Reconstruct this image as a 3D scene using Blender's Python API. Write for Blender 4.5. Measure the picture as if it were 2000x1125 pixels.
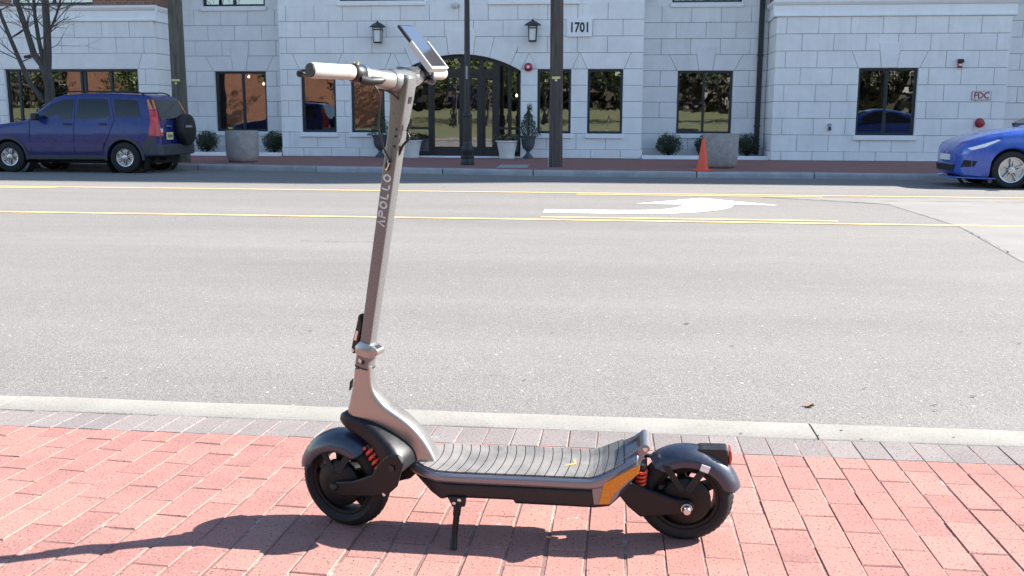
import bpy, bmesh, math, random
import numpy as np
from mathutils import Matrix, Vector
for o in list(bpy.data.objects): bpy.data.objects.remove(o)
S = bpy.context.scene; C = S.collection
R = math.radians; PI = math.pi
rnd = random.Random(7)
# ------------------------------------------------------------------ camera
F_PX, PITCH, ROLL, YAW, CAM_H = 1908.3, .171447, .003784, .105306, 1.11035   # focal length in photo pixels (2000 wide)
def cam_axes():
    cy, sy, cp, sp = math.cos(YAW), math.sin(YAW), math.cos(PITCH), math.sin(PITCH)
    w = np.array([-sy*cp, cy*cp, -sp]); r0 = np.array([cy, sy, 0.]); u0 = np.cross(r0, w)
    return math.cos(ROLL)*r0+math.sin(ROLL)*u0, -math.sin(ROLL)*r0+math.cos(ROLL)*u0, w
CR, CU, CW = cam_axes(); CO = np.array([0, 0, CAM_H])
cam = bpy.data.cameras.new('camera'); cam.sensor_width = 36; cam.lens = F_PX/2000*36
cam.clip_start = .05; cam.clip_end = 2000
cob = bpy.data.objects.new('camera', cam); C.objects.link(cob)
m = Matrix.Identity(4)
for i in range(3):
    m[i][0], m[i][1], m[i][2], m[i][3] = CR[i], CU[i], -CW[i], CO[i]
cob.matrix_world = m; S.camera = cob
def ray(x, y):
    d = CW*F_PX+CR*(x-1000)-CU*(y-562.5); return d/np.linalg.norm(d)
def gp(x, y, z=0):                       # photo pixel -> point of a level surface
    d = ray(x, y); return CO+d*((z-CO[2])/d[2])
def fp(x, y, Y):                         # photo pixel -> point of a wall plane that faces the street
    d = ray(x, y); return CO+d*((Y-CO[1])/d[1])
# ------------------------------------------------------------------ light
SUN_EL, SUN_AZ = 36.0, 195.3             # height; direction the shadows fall (0 = +x)
a = R(SUN_AZ); e = R(SUN_EL)
travel = Vector((math.cos(a)*math.cos(e), math.sin(a)*math.cos(e), -math.sin(e)))
sun = bpy.data.lights.new('sun', 'SUN'); sun.energy = 5.0; sun.angle = R(.55); sun.color = (1, .95, .895)
so = bpy.data.objects.new('sun', sun); C.objects.link(so); so.location = (20, 20, 30)
so.rotation_euler = travel.to_track_quat('-Z', 'Y').to_euler()
W = bpy.data.worlds.new('World'); S.world = W; W.use_nodes = True
nt = W.node_tree; bg = nt.nodes['Background']; sky = nt.nodes.new('ShaderNodeTexSky')
sky.sky_type = 'NISHITA'; sky.sun_disc = False; sky.sun_elevation = e
sky.sun_rotation = math.atan2(-travel.x, -travel.y); sky.air_density = 1.2; sky.dust_density = .3; sky.ozone_density = 2.2
nt.links.new(sky.outputs[0], bg.inputs[0]); bg.inputs[1].default_value = .088
S.view_settings.view_transform = 'Standard'; S.view_settings.look = 'None'; S.view_settings.gamma = 1
S.view_settings.use_curve_mapping = False; S.view_settings.exposure = 1.80
S.render.resolution_x = 1024; S.render.resolution_y = 576
# ------------------------------------------------------------------ materials
MATS = {}
class NT:
    def __init__(s, name):
        s.m = bpy.data.materials.new(name); s.m.use_nodes = True; s.t = s.m.node_tree
        s.b = s.t.nodes['Principled BSDF']; s.out = s.t.nodes['Material Output']
    def n(s, typ, **kw):
        x = s.t.nodes.new('ShaderNode'+typ)
        for k, v in kw.items():
            if hasattr(x, k) and k not in x.inputs: setattr(x, k, v)
            else: x.inputs[k.replace('_', ' ')].default_value = v
        return x
    def l(s, a, b): s.t.links.new(a, b)
    def coord(s, obj=True, scale=(1, 1, 1), rot=(0, 0, 0), world=False):
        if world: c = s.n('NewGeometry').outputs['Position']
        else: c = s.n('TexCoord').outputs['Object']
        mp = s.n('Mapping'); mp.inputs['Scale'].default_value = scale; mp.inputs['Rotation'].default_value = rot
        s.l(c, mp.inputs[0]); return mp.outputs[0]
    def noise(s, vec, scale, detail=4, rough=.6):
        x = s.n('TexNoise'); x.inputs['Scale'].default_value = scale; x.inputs['Detail'].default_value = detail
        x.inputs['Roughness'].default_value = rough; s.l(vec, x.inputs['Vector']); return x.outputs['Fac']
    def ramp(s, fac, stops, interp='LINEAR'):
        x = s.n('ValToRGB'); x.color_ramp.interpolation = interp; e = x.color_ramp.elements
        while len(e) < len(stops): e.new(.5)
        for i, (p, c) in enumerate(stops):
            e[i].position = p; e[i].color = (c, c, c, 1) if isinstance(c, (int, float)) else (*c, 1)
        s.l(fac, x.inputs[0]); return x.outputs[0]
    def mix(s, fac, a, b, typ='MIX'):
        x = s.n('Mix', data_type='RGBA', blend_type=typ)
        for sock, v in ((x.inputs[0], fac), (x.inputs[6], a), (x.inputs[7], b)):
            if isinstance(v, (int, float)): sock.default_value = v if sock == x.inputs[0] else (v, v, v, 1)
            elif isinstance(v, tuple): sock.default_value = (*v, 1)
            else: s.l(v, sock)
        return x.outputs[2]
    def math(s, op, a, b=0.):
        x = s.n('Math', operation=op)
        for i, v in ((0, a), (1, b)):
            if isinstance(v, (int, float)): x.inputs[i].default_value = v
            else: s.l(v, x.inputs[i])
        return x.outputs[0]
    def bump(s, h, strength=.3, dist=.01):
        x = s.n('Bump'); x.inputs['Strength'].default_value = strength; x.inputs['Distance'].default_value = dist
        s.l(h, x.inputs['Height']); s.l(x.outputs[0], s.b.inputs['Normal']); return x
def plain(name, col, rough=.5, metal=0., var=.12, scale=30, bump=0., coat=0., spec=.5):
    """a plain surface with fine mottling, so that nothing is dead flat"""
    t = NT(name); v = t.coord(); f = t.noise(v, scale, 5)
    lo = tuple(max(0, c*(1-var)) for c in col); hi = tuple(min(1, c*(1+var)) for c in col)
    t.l(t.ramp(f, [(.3, lo), (.7, hi)]), t.b.inputs['Base Color'])
    t.l(t.ramp(f, [(.3, max(0, rough-.06)), (.7, min(1, rough+.06))]), t.b.inputs['Roughness'])
    t.b.inputs['Metallic'].default_value = metal; t.b.inputs['Coat Weight'].default_value = coat
    t.b.inputs['Coat Roughness'].default_value = .04
    t.b.inputs['Specular IOR Level'].default_value = spec
    if bump: t.bump(f, bump, .004)
    MATS[name] = t.m; return t.m
def M(n): return MATS[n]
def mat_brick(name, c1, c2, c3):
    t = NT(name); rn = t.n('ObjectInfo').outputs['Random']; v = t.coord(world=True)
    base = t.ramp(rn, [(0, c1), (.45, c2), (1, c3)])
    patch = t.noise(v, 9, 6, .7); base = t.mix(t.ramp(patch, [(.40, 0.), (.66, .7)]), base, tuple(x*.82+.03 for x in c2))
    grit = t.noise(t.coord(world=True, scale=(1.5, 1, 1)), 105, 2, .5)
    base = t.mix(t.ramp(grit, [(.60, 0.), (.67, .75)]), base, (.06, .032, .03))
    fleck = t.noise(v, 95, 3); base = t.mix(t.ramp(fleck, [(.30, .5), (.40, 0.)]), base, tuple(min(1, x*1.5+.04) for x in c2))
    eff = t.noise(t.coord(world=True, scale=(1, 1.6, 1)), 7.5, 7, .8); base = t.mix(t.ramp(eff, [(.635, 0.), (.70, .7)]), base, (.58, .52, .50))
    stain = t.noise(v, 2.3, 5, .65); base = t.mix(t.ramp(stain, [(.50, 0.), (.68, .42)]), base, tuple(x*.55+.02 for x in c1))
    t.l(base, t.b.inputs['Base Color']); t.b.inputs['Roughness'].default_value = .87; t.b.inputs['Specular IOR Level'].default_value = .25
    h = t.math('ADD', t.noise(v, 160, 4), t.math('MULTIPLY', t.noise(v, 40, 2), .8)); t.bump(h, .3, .003)
    MATS[name] = t.m
mat_brick('brick_red', (.265, .128, .110), (.315, .150, .124), (.335, .172, .140))
mat_brick('brick_grey', (.170, .148, .140), (.200, .174, .163), (.225, .196, .182))
t = NT('joint_sand'); v = t.coord(world=True)
c = t.mix(t.ramp(t.noise(v, 7, 5, .7), [(.50, 0.), (.64, 1.)]), (.17, .09, .075), (.40, .31, .28))
c = t.mix(t.ramp(t.noise(v, 60, 3), [(.42, 0.), (.62, .8)]), c, (.20, .115, .095))
t.l(c, t.b.inputs['Base Color']); t.b.inputs['Roughness'].default_value = .95; t.bump(t.noise(v, 250, 2), .5, .004); MATS['joint_sand'] = t.m
t = NT('asphalt'); v = t.coord(world=True)
vo = t.n('TexVoronoi'); vo.inputs['Scale'].default_value = 130; t.l(v, vo.inputs['Vector'])
big = t.noise(t.coord(world=True, scale=(.25, 1.3, 1)), .55, 5); mid = t.noise(v, 6, 4)
c = t.ramp(vo.outputs['Color'], [(.1, (.135, .127, .118)), (.55, (.180, .170, .158)), (.92, (.235, .221, .204)), (1, (.38, .36, .335))])
c = t.mix(t.ramp(big, [(.48, .0), (.70, .45)]), c, (.235, .221, .203)); c = t.mix(t.ramp(big, [(.28, .5), (.46, 0.)]), c, (.135, .128, .12))
c = t.mix(t.ramp(mid, [(.35, .20), (.6, 0.)]), c, (.145, .136, .127))
dk = t.noise(v, 55, 2, .4); c = t.mix(t.ramp(dk, [(.66, 0.), (.74, .65)]), c, (.05, .05, .052))
pale = t.noise(v, 38, 2, .4); c = t.mix(t.ramp(pale, [(.70, 0.), (.76, .8)]), c, (.48, .46, .43))
t.l(c, t.b.inputs['Base Color']); t.b.inputs['Roughness'].default_value = .9; t.b.inputs['Specular IOR Level'].default_value = .3
t.bump(t.math('ADD', vo.outputs['Distance'], t.noise(v, 300, 2)), .4, .005); MATS['asphalt'] = t.m
def mat_stone(name, lo, hi, sc, speck=.0, rnd_amt=.06, rough=.85, bump=.2, streak=0.):
    t = NT(name); v = t.coord(world=True); f = t.noise(v, sc, 6, .65)
    c = t.ramp(f, [(.3, lo), (.7, hi)])
    c = t.mix(rnd_amt*2, c, t.ramp(t.n('ObjectInfo').outputs['Random'], [(0, .75), (1, 1.)]), 'MULTIPLY')
    if speck:
        g = t.noise(v, 60, 2, .5); c = t.mix(t.ramp(g, [(.58, 0.), (.7, speck)]), c, tuple(x*.5 for x in lo))
        c = t.mix(t.ramp(g, [(.3, speck), (.42, 0.)]), c, tuple(min(1, x*1.25) for x in hi))
    if streak:
        s_ = t.noise(t.coord(world=True, scale=(3, 3, .35)), 1.3, 5, .7); c = t.mix(t.ramp(s_, [(.52, 0.), (.75, streak)]), c, tuple(x*.6 for x in lo))
    t.l(c, t.b.inputs['Base Color']); t.b.inputs['Roughness'].default_value = rough; t.b.inputs['Specular IOR Level'].default_value = .3
    t.bump(t.noise(v, sc*22, 3), bump, .004); MATS[name] = t.m
mat_stone('stone', (.765, .75, .74), (.86, .845, .835), 2.2, .2, .09, streak=.22)
mat_stone('stone_trim', (.80, .795, .80), (.86, .855, .86), 3, .1, .03, streak=.15)
mat_stone('mortar', (.26, .25, .25), (.36, .345, .34), 5)
mat_stone('kerb_concrete', (.222, .208, .183), (.285, .268, .238), 4, .25, .05, streak=.0, bump=.35)
mat_stone('far_kerb_concrete', (.27, .27, .275), (.40, .40, .40), 2.5, .2, .1, streak=.25, bump=.3)
mat_stone('patch_concrete', (.185, .178, .166), (.225, .216, .202), 1.2, .3, .02, bump=.4)
mat_stone('planter_concrete', (.25, .228, .215), (.38, .35, .335), 7, .6, .03, bump=.6, streak=.2)
def mat_brickwall(name, c1, c2, mort, sc=1.):
    t = NT(name); g = t.n('NewGeometry').outputs['Position']; sep = t.n('SeparateXYZ'); t.l(g, sep.inputs[0])
    cb = t.n('CombineXYZ'); t.l(t.math('ADD', sep.outputs[0], sep.outputs[1]), cb.inputs[0]); t.l(sep.outputs[2], cb.inputs[1])
    bt = t.n('TexBrick'); t.l(cb.outputs[0], bt.inputs['Vector']); bt.inputs['Scale'].default_value = sc
    bt.inputs['Brick Width'].default_value = .215; bt.inputs['Row Height'].default_value = .075; bt.inputs['Mortar Size'].default_value = .006
    bt.inputs['Color1'].default_value = (*c1, 1); bt.inputs['Color2'].default_value = (*c2, 1); bt.inputs['Mortar'].default_value = (*mort, 1)
    f = t.noise(t.coord(world=True), 1.5, 5); c = t.mix(t.ramp(f, [(.35, .25), (.65, 0.)]), bt.outputs['Color'], tuple(x*.6 for x in c1))
    t.l(c, t.b.inputs['Base Color']); t.b.inputs['Roughness'].default_value = .9
    t.bump(t.math('SUBTRACT', 1., bt.outputs['Fac']), .5, .006); MATS[name] = t.m
mat_brickwall('brick_wall', (.20, .085, .055), (.27, .125, .08), (.33, .29, .26))
mat_brickwall('brick_house_wall', (.36, .135, .075), (.42, .17, .09), (.40, .34, .28))
t = NT('far_brick_paving'); bt = t.n('TexBrick'); t.l(t.coord(world=True), bt.inputs['Vector']); bt.inputs['Scale'].default_value = 1
bt.inputs['Brick Width'].default_value = .2; bt.inputs['Row Height'].default_value = .1; bt.inputs['Mortar Size'].default_value = .004
bt.inputs['Color1'].default_value = (.22, .085, .07, 1); bt.inputs['Color2'].default_value = (.30, .12, .095, 1); bt.inputs['Mortar'].default_value = (.22, .16, .14, 1)
c = t.mix(t.ramp(t.noise(t.coord(world=True), 1.1, 5), [(.35, .35), (.65, 0.)]), bt.outputs['Color'], (.16, .09, .08))
t.l(c, t.b.inputs['Base Color']); t.b.inputs['Roughness'].default_value = .9; t.bump(t.math('SUBTRACT', 1., bt.outputs['Fac']), .4, .004); MATS['far_brick_paving'] = t.m
def mat_paint(name, col, wear=.5):
    t = NT(name); v = t.coord(world=True); f = t.noise(v, 26, 5, .7)
    c = t.mix(t.ramp(f, [(.30, wear), (.44, 0.)]), col, (.2, .19, .18))
    t.l(c, t.b.inputs['Base Color']); t.b.inputs['Roughness'].default_value = .75; t.bump(t.noise(v, 180, 2), .4, .004); MATS[name] = t.m
mat_paint('yellow_paint', (.72, .50, .19)); mat_paint('white_paint', (.82, .82, .80), .25)
t = NT('grass'); v = t.coord(world=True); f = t.noise(v, .5, 6); g = t.noise(v, 30, 3)
t.l(t.mix(.5, t.ramp(f, [(.3, (.07, .085, .03)), (.7, (.15, .15, .06))]), t.ramp(g, [(.3, (.05, .06, .02)), (.7, (.15, .155, .065))])), t.b.inputs['Base Color'])
t.b.inputs['Roughness'].default_value = 1; MATS['grass'] = t.m
t = NT('mulch'); v = t.coord(world=True); t.l(t.ramp(t.noise(v, 40, 4), [(.3, (.012, .009, .007)), (.7, (.05, .037, .028))]), t.b.inputs['Base Color']); t.b.inputs['Roughness'].default_value = 1; t.bump(t.noise(v, 60, 3), 1, .03); MATS['mulch'] = t.m
def mat_leaf(name, lo, hi):
    t = NT(name); v = t.coord(world=True); f = t.noise(v, 9, 3)
    t.l(t.ramp(f, [(.3, lo), (.7, hi)]), t.b.inputs['Base Color']); t.b.inputs['Roughness'].default_value = .55; MATS[name] = t.m
mat_leaf('leaf_box', (.012, .024, .009), (.032, .052, .018)); mat_leaf('leaf_topiary', (.012, .035, .016), (.035, .07, .03))
mat_leaf('leaf_pot', (.05, .06, .025), (.13, .10, .05)); mat_leaf('leaf_tree', (.04, .07, .015), (.12, .15, .045)); mat_leaf('petal', (.25, .05, .04), (.4, .1, .07))
mat_leaf('leaf_wood', (.035, .030, .018), (.085, .07, .04))
def mat_bark(name, lo, hi, zs=.12, sc=16, bump=.8):
    t = NT(name); v = t.coord(world=True, scale=(1, 1, zs)); f = t.noise(v, sc, 6, .7)
    t.l(t.ramp(f, [(.32, lo), (.68, hi)]), t.b.inputs['Base Color']); t.b.inputs['Roughness'].default_value = .92
    t.bump(f, bump, .02); MATS[name] = t.m
mat_bark('bark', (.035, .03, .028), (.10, .088, .08)); mat_bark('pole_wood', (.04, .033, .032), (.125, .10, .09), .04, 22)
mat_bark('pole_wood_grey', (.05, .05, .04), (.15, .14, .115), .06, 20)
def mat_glass(name, tint, refl, wav=.02):
    t = NT(name); v = t.coord(world=True, scale=(1, 1, .6)); t.t.nodes.remove(t.b)
    bp = t.n('Bump'); bp.inputs['Strength'].default_value = wav; bp.inputs['Distance'].default_value = .05; t.l(t.noise(v, 1.6, 3), bp.inputs['Height'])
    gl = t.n('BsdfGlossy'); gl.inputs['Roughness'].default_value = .0; gl.inputs['Color'].default_value = (.96, .97, 1, 1); t.l(bp.outputs[0], gl.inputs['Normal'])
    tr = t.n('BsdfTransparent'); tr.inputs['Color'].default_value = (*tint, 1)
    lw = t.n('LayerWeight'); lw.inputs['Blend'].default_value = .2
    f = t.math('ADD', t.math('MULTIPLY', lw.outputs['Fresnel'], .55), refl)
    mx = t.n('MixShader'); t.l(f, mx.inputs[0]); t.l(tr.outputs[0], mx.inputs[1]); t.l(gl.outputs[0], mx.inputs[2]); t.l(mx.outputs[0], t.out.inputs[0]); MATS[name] = t.m
mat_glass('window_glass', (.6, .62, .63), .28, .025)
mat_glass('lantern_glass', (.85, .88, .9), .1)
plain('frame_navy', (.012, .022, .036), .4, 0, .2); plain('frame_bronze', (.018, .015, .014), .45, .0, .2)
plain('black_iron', (.012, .012, .014), .42, 0, .25, 12); plain('downspout_paint', (.020, .022, .032), .5)
plain('black_plastic', (.010, .010, .012), .5, 0, .25, 60, .1); plain('black_matte', (.010, .010, .011), .75, 0, .3, 40)
plain('fender_plastic', (.017, .023, .042), .36, 0, .2, 90, .0, .35, .6)  # base tinted blue to stand for the sheen of the sky
plain('fork_black', (.005, .005, .007), .42, .0, .25, 60, .0, .0, .35)
plain('tyre_rubber', (.009, .0085, .009), .78, 0, .3, 80, .2)
plain('rim_black', (.005, .005, .005), .5, .0, .2, 30, 0, 0, .3)
plain('scooter_metal', (.35, .34, .325), .33, .85, .02, 300, .0)
plain('scooter_metal_dark', (.155, .158, .158), .30, .35, .01, 300, .0, .25)
plain('deck_metal', (.24, .24, .26), .36, .7, .03, 120, .0)
plain('grip_cream', (.33, .32, .30), .62, 0, .05, 90, .1); plain('chrome', (.62, .62, .63), .16, 1., .04)
plain('spring_red', (.55, .055, .025), .38, 0, .12); plain('reflector_orange', (.62, .22, .012), .3, 0, .2, 200, .25)
plain('lens_red', (.50, .012, .012), .18, 0, .1, 30, 0, .6); plain('lens_orange', (.55, .16, .015), .2, 0, .1, 30, 0, .6)
plain('white_plastic', (.55, .545, .54), .35, 0, .05); plain('logo_grey', (.52, .56, .57), .45, 0, .04); plain('logo_orange', (.62, .29, .10), .6, 0, .1)
plain('phone_black', (.01, .01, .012), .3); plain('screen', (.03, .033, .042), .07, 0, .1, 4, 0, 1.)
plain('suv_blue', (.008, .017, .125), .3, .1, .12, 6, 0, .45); plain('car_blue', (.024, .088, .42), .24, .1, .10, 5, 0, .9)
plain('cladding', (.045, .047, .058), .6, 0, .15); plain('car_glass', (.010, .012, .014), .07, 0, .2, 3, 0, .2, .4); plain('alloy', (.55, .56, .58), .3, .8, .08)
plain('plate_yellow', (.62, .58, .30), .5, 0, .25, 40); plain('cone_orange', (.72, .085, .03), .5, 0, .12, 9)
plain('pot_white', (.66, .66, .64), .6, 0, .06, 6); plain('urn_grey', (.07, .08, .10), .7, 0, .25, 10, .3); plain('soil', (.02, .015, .011), 1, 0, .4, 40, .5)
plain('sign_white', (.74, .74, .73), .5, 0, .04); plain('sign_text', (.018, .020, .03), .5); plain('sign_red', (.28, .03, .05), .5)
plain('bell_red', (.36, .012, .03), .35, 0, .1, 10, 0, .4); plain('strobe_white', (.75, .74, .74), .3); plain('tag_yellow', (.68, .60, .22), .5, 0, .2)
plain('interior', (.05, .038, .03), .8, 0, .4, .6); plain('interior_floor', (.09, .07, .05), .5); plain('curtain', (.36, .35, .33), .9, 0, .1)
plain('roof_grey', (.09, .09, .095), .8); plain('steel_plate', (.34, .34, .36), .5, .4, .15, 6); plain('leaf_brown', (.22, .085, .03), .8, 0, .3, 60); plain('dark_litter', (.03, .024, .02), .9)
plain('purple_banner', (.10, .06, .34), .7, 0, .1)
t = NT('bulb'); t.b.inputs['Emission Color'].default_value = (1, .75, .42, 1); t.b.inputs['Emission Strength'].default_value = 2.2; MATS['bulb'] = t.m
t = NT('deck_rubber'); v = t.n('TexCoord').outputs['Object']; sp = t.n('SeparateXYZ'); t.l(v, sp.inputs[0])
dx = t.math('ADD', sp.outputs[0], .98); dy = t.math('MULTIPLY', sp.outputs[1], 1.25)
d = t.math('SQRT', t.math('ADD', t.math('MULTIPLY', dx, dx), t.math('MULTIPLY', dy, dy)))
fr = t.math('FRACT', t.math('MULTIPLY', d, 40.)); ln = t.ramp(fr, [(0, 0.), (.07, 0.), (.10, 1.), (.97, 1.), (1, 0.)])
wear = t.noise(v, 9, 5); dust = t.noise(v, 26, 4)
c = t.mix(t.ramp(wear, [(.38, 0.), (.66, 1.)]), (.115, .11, .105), (.21, .195, .18)); c = t.mix(t.ramp(dust, [(.5, 0.), (.75, .5)]), c, (.26, .24, .215))
t.l(t.mix(ln, (.008, .008, .008), c), t.b.inputs['Base Color']); t.b.inputs['Roughness'].default_value = .8
t.bump(ln, .6, .003); MATS['deck_rubber'] = t.m
MATS['screen'].node_tree.nodes['Principled BSDF'].inputs['Coat IOR'].default_value = 2.2
# ------------------------------------------------------------------ mesh helpers
def wloc(o):
    v = Vector((0, 0, 0))
    while o is not None: v += o.location; o = o.parent
    return v
class MB:
    def __init__(s): s.v = []; s.f = []
    def raw(s, v, f):
        b = len(s.v); s.v += [tuple(map(float, p)) for p in v]; s.f += [tuple(i+b for i in q) for q in f]; return s
    def box(s, c, d, rz=0., M3=None):
        x, y, z = [q/2 for q in d]; P = [(-x, -y, -z), (x, -y, -z), (x, y, -z), (-x, y, -z), (-x, -y, z), (x, -y, z), (x, y, z), (-x, y, z)]
        if rz: cs, sn = math.cos(rz), math.sin(rz); P = [(p[0]*cs-p[1]*sn, p[0]*sn+p[1]*cs, p[2]) for p in P]
        if M3 is not None: P = [tuple(M3 @ Vector(p)) for p in P]
        P = [(p[0]+c[0], p[1]+c[1], p[2]+c[2]) for p in P]
        return s.raw(P, [(3, 2, 1, 0), (4, 5, 6, 7), (0, 1, 5, 4), (1, 2, 6, 5), (2, 3, 7, 6), (3, 0, 4, 7)])
    def span(s, x0, x1, y0, y1, z0, z1): return s.box(((x0+x1)/2, (y0+y1)/2, (z0+z1)/2), (abs(x1-x0), abs(y1-y0), abs(z1-z0)))
    def prism(s, poly, fn, t0, t1):
        n = len(poly); v = [fn(a, b, t0) for a, b in poly]+[fn(a, b, t1) for a, b in poly]
        f = [tuple(range(n-1, -1, -1)), tuple(range(n, 2*n))]+[(i, (i+1) % n, n+(i+1) % n, n+i) for i in range(n)]
        return s.raw(v, f)
    def loft(s, rings, cap=True, closed=True):
        n = len(rings[0]); b = [p for r in rings for p in r]; f = []
        for i in range(len(rings)-1):
            for j in range(n if closed else n-1):
                k = (j+1) % n; f.append((i*n+j, i*n+k, (i+1)*n+k, (i+1)*n+j))
        if cap: f.append(tuple(range(n-1, -1, -1))); f.append(tuple((len(rings)-1)*n+j for j in range(n)))
        return s.raw(b, f)
    def tube(s, pts, rad, n=10, cap=True):
        pts = [Vector(p) for p in pts]; rad = rad if isinstance(rad, (list, tuple)) else [rad]*len(pts)
        rings = []; up = None
        for i, p in enumerate(pts):
            d = (pts[min(i+1, len(pts)-1)]-pts[max(i-1, 0)]).normalized()
            if up is None: up = Vector((0, 0, 1)) if abs(d.z) < .9 else Vector((1, 0, 0))
            x = d.cross(up).normalized(); y = d.cross(x).normalized(); up = -y if False else up
            rings.append([tuple(p+x*math.cos(2*PI*j/n)*rad[i]+y*math.sin(2*PI*j/n)*rad[i]) for j in range(n)])
        return s.loft(rings, cap)
    def lathe(s, prof, c=(0, 0, 0), n=28, ax=None, cap=True):
        """prof: (radius, height); ax: (u, v, axis) unit vectors"""
        U, V, A = ax if ax else (Vector((1, 0, 0)), Vector((0, 1, 0)), Vector((0, 0, 1))); c = Vector(c)
        return s.loft([[tuple(c+U*r*math.cos(2*PI*j/n)+V*r*math.sin(2*PI*j/n)+A*h) for j in range(n)] for r, h in prof], cap)
    def build(s, name, mat, parent=None, world=True, smooth=None, bevel=None, seg=2, loc=None, link=True):
        me = bpy.data.meshes.new(name); off = Vector((0, 0, 0))
        if world and parent is not None: off = wloc(parent)
        if loc is not None: off = off+Vector(loc)
        me.from_pydata([(p[0]-off.x, p[1]-off.y, p[2]-off.z) for p in s.v], [], s.f)
        bm = bmesh.new(); bm.from_mesh(me); bmesh.ops.recalc_face_normals(bm, faces=bm.faces); bm.to_mesh(me); bm.free()
        me.materials.append(M(mat))
        if smooth is not None:
            for p in me.polygons: p.use_smooth = True
            me.set_sharp_from_angle(angle=R(smooth))
        o = bpy.data.objects.new(name, me)
        if link: C.objects.link(o)
        if parent is not None: o.parent = parent
        if loc is not None: o.location = loc
        if bevel:
            b = o.modifiers.new('bevel', 'BEVEL'); b.width = bevel; b.segments = seg; b.limit_method = 'ANGLE'; b.angle_limit = R(35); b.harden_normals = False
        return o
def tag(o, label=None, cat=None, group=None, kind=None):
    for k, v in (('label', label), ('category', cat), ('group', group), ('kind', kind)):
        if v: o[k] = v
    return o
def thing(name, loc, label, cat, group=None, rz=0.):
    o = bpy.data.objects.new(name, None); C.objects.link(o); o.location = loc; o.rotation_euler = (0, 0, rz); o.empty_display_size = .1
    return tag(o, label, cat, group)
def copy_tree(o, parent=None):
    c_ = o.copy(); C.objects.link(c_); c_.parent = parent
    for ch in [x for x in o.children]: copy_tree(ch, c_)
    return c_
def struct(o): o['kind'] = 'structure'; return o
def text_mesh(name, txt, size, mat, origin, U, V, parent, extrude=.002, bold=.0, world=True, align='CENTER', xs=1.):
    cu = bpy.data.curves.new(name, 'FONT'); cu.body = txt; cu.size = size; cu.extrude = extrude; cu.offset = bold; cu.align_x = align; cu.align_y = 'CENTER'; cu.resolution_u = 3
    to = bpy.data.objects.new(name, cu); C.objects.link(to); dg = bpy.context.evaluated_depsgraph_get(); dg.update()
    me = bpy.data.meshes.new_from_object(to.evaluated_get(dg)); bpy.data.objects.remove(to)
    U = Vector(U); V = Vector(V); N = U.cross(V); off = wloc(parent) if world else Vector((0, 0, 0)); O_ = Vector(origin)-off
    for v_ in me.vertices: v_.co = O_+U*v_.co.x*xs+V*v_.co.y+N*v_.co.z
    me.materials.clear(); me.materials.append(M(mat)); o = bpy.data.objects.new(name, me); C.objects.link(o); o.parent = parent; return o
# ------------------------------------------------------------------ ground, road, near pavement
RZ = -.13
g = struct(MB().raw([(-900, -900, -.62), (900, -900, -.62), (900, 900, -.62), (-900, 900, -.62)], [(0, 1, 2, 3)]).build('ground', 'grass'))
KX = [(-60, 22.95), (-10.1, 22.9), (-7.0, 22.42), (-3.92, 22.0), (-1.82, 21.55), (1.73, 21.5), (4.21, 21.55), (7.3, 21.45), (10.4, 21.4), (60, 21.3)]
def ky(x):
    for (a0, b0), (a1, b1) in zip(KX, KX[1:]):
        if a0 <= x <= a1: return b0+(b1-b0)*(x-a0)/(a1-a0)
road_poly = [(-60, 3.55), (60, 3.55)]+[(x, y+.05) for x, y in reversed(KX)]
road = struct(MB().prism(road_poly, lambda x, y, t_: (x, y, t_), -.45, RZ).build('road', 'asphalt'))
def flat(name, poly, mat, parent, z=RZ+.004):
    return MB().raw([(x, y, z) for x, y in poly], [tuple(range(len(poly)))]).build(name, mat, parent)
def line(name, x0, x1, y, w=.11, mat='yellow_paint', z=RZ+.006):
    n = max(1, int((x1-x0)/1.5)); b = MB(); ys = [(y+rnd.uniform(-.006, .006)) for _ in range(n+1)]; ws = [w*rnd.uniform(.92, 1.06)/2 for _ in range(n+1)]
    for i in range(n):
        xa, xb = x0+(x1-x0)*i/n, x0+(x1-x0)*(i+1)/n
        b.raw([(xa, ys[i]-ws[i], z), (xb, ys[i+1]-ws[i+1], z), (xb, ys[i+1]+ws[i+1], z), (xa, ys[i]+ws[i], z)], [(0, 1, 2, 3)])
    return b.build(name, mat, road)
line('lane_line', -60, 60, 12.13); line('lane_line', -.95, 2.75, 12.46); line('lane_line', -60, 60, 16.66); line('lane_line', -40, -9.85, 16.40); line('lane_line', -.66, 3.35, 16.36)
line('lane_line', -13.5, -9.9, 12.46)
arrow = [(-.97, 13.03), (-.97, 13.50), (-.01, 13.52), (.30, 13.55), (.52, 13.64), (.70, 13.80), (.83, 13.99), (.93, 14.25), (.985, 14.48), (1.0, 14.62), (.30, 14.62), (1.36, 15.84), (2.36, 14.66), (1.72, 14.66), (1.69, 14.42), (1.62, 14.16), (1.52, 13.93), (1.38, 13.70), (1.20, 13.48), (.98, 13.29), (.73, 13.15), (.39, 13.05)]
flat('turn_arrow', arrow, 'white_paint', road, RZ+.006)
flat('concrete_patch', [(2.35, 16.2), (4.05, 15.1), (4.05, 12.0), (3.62, 9.1), (3.9, 7.0), (14, 6.6), (14, 16.3)], 'patch_concrete', road, RZ+.003)
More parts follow.
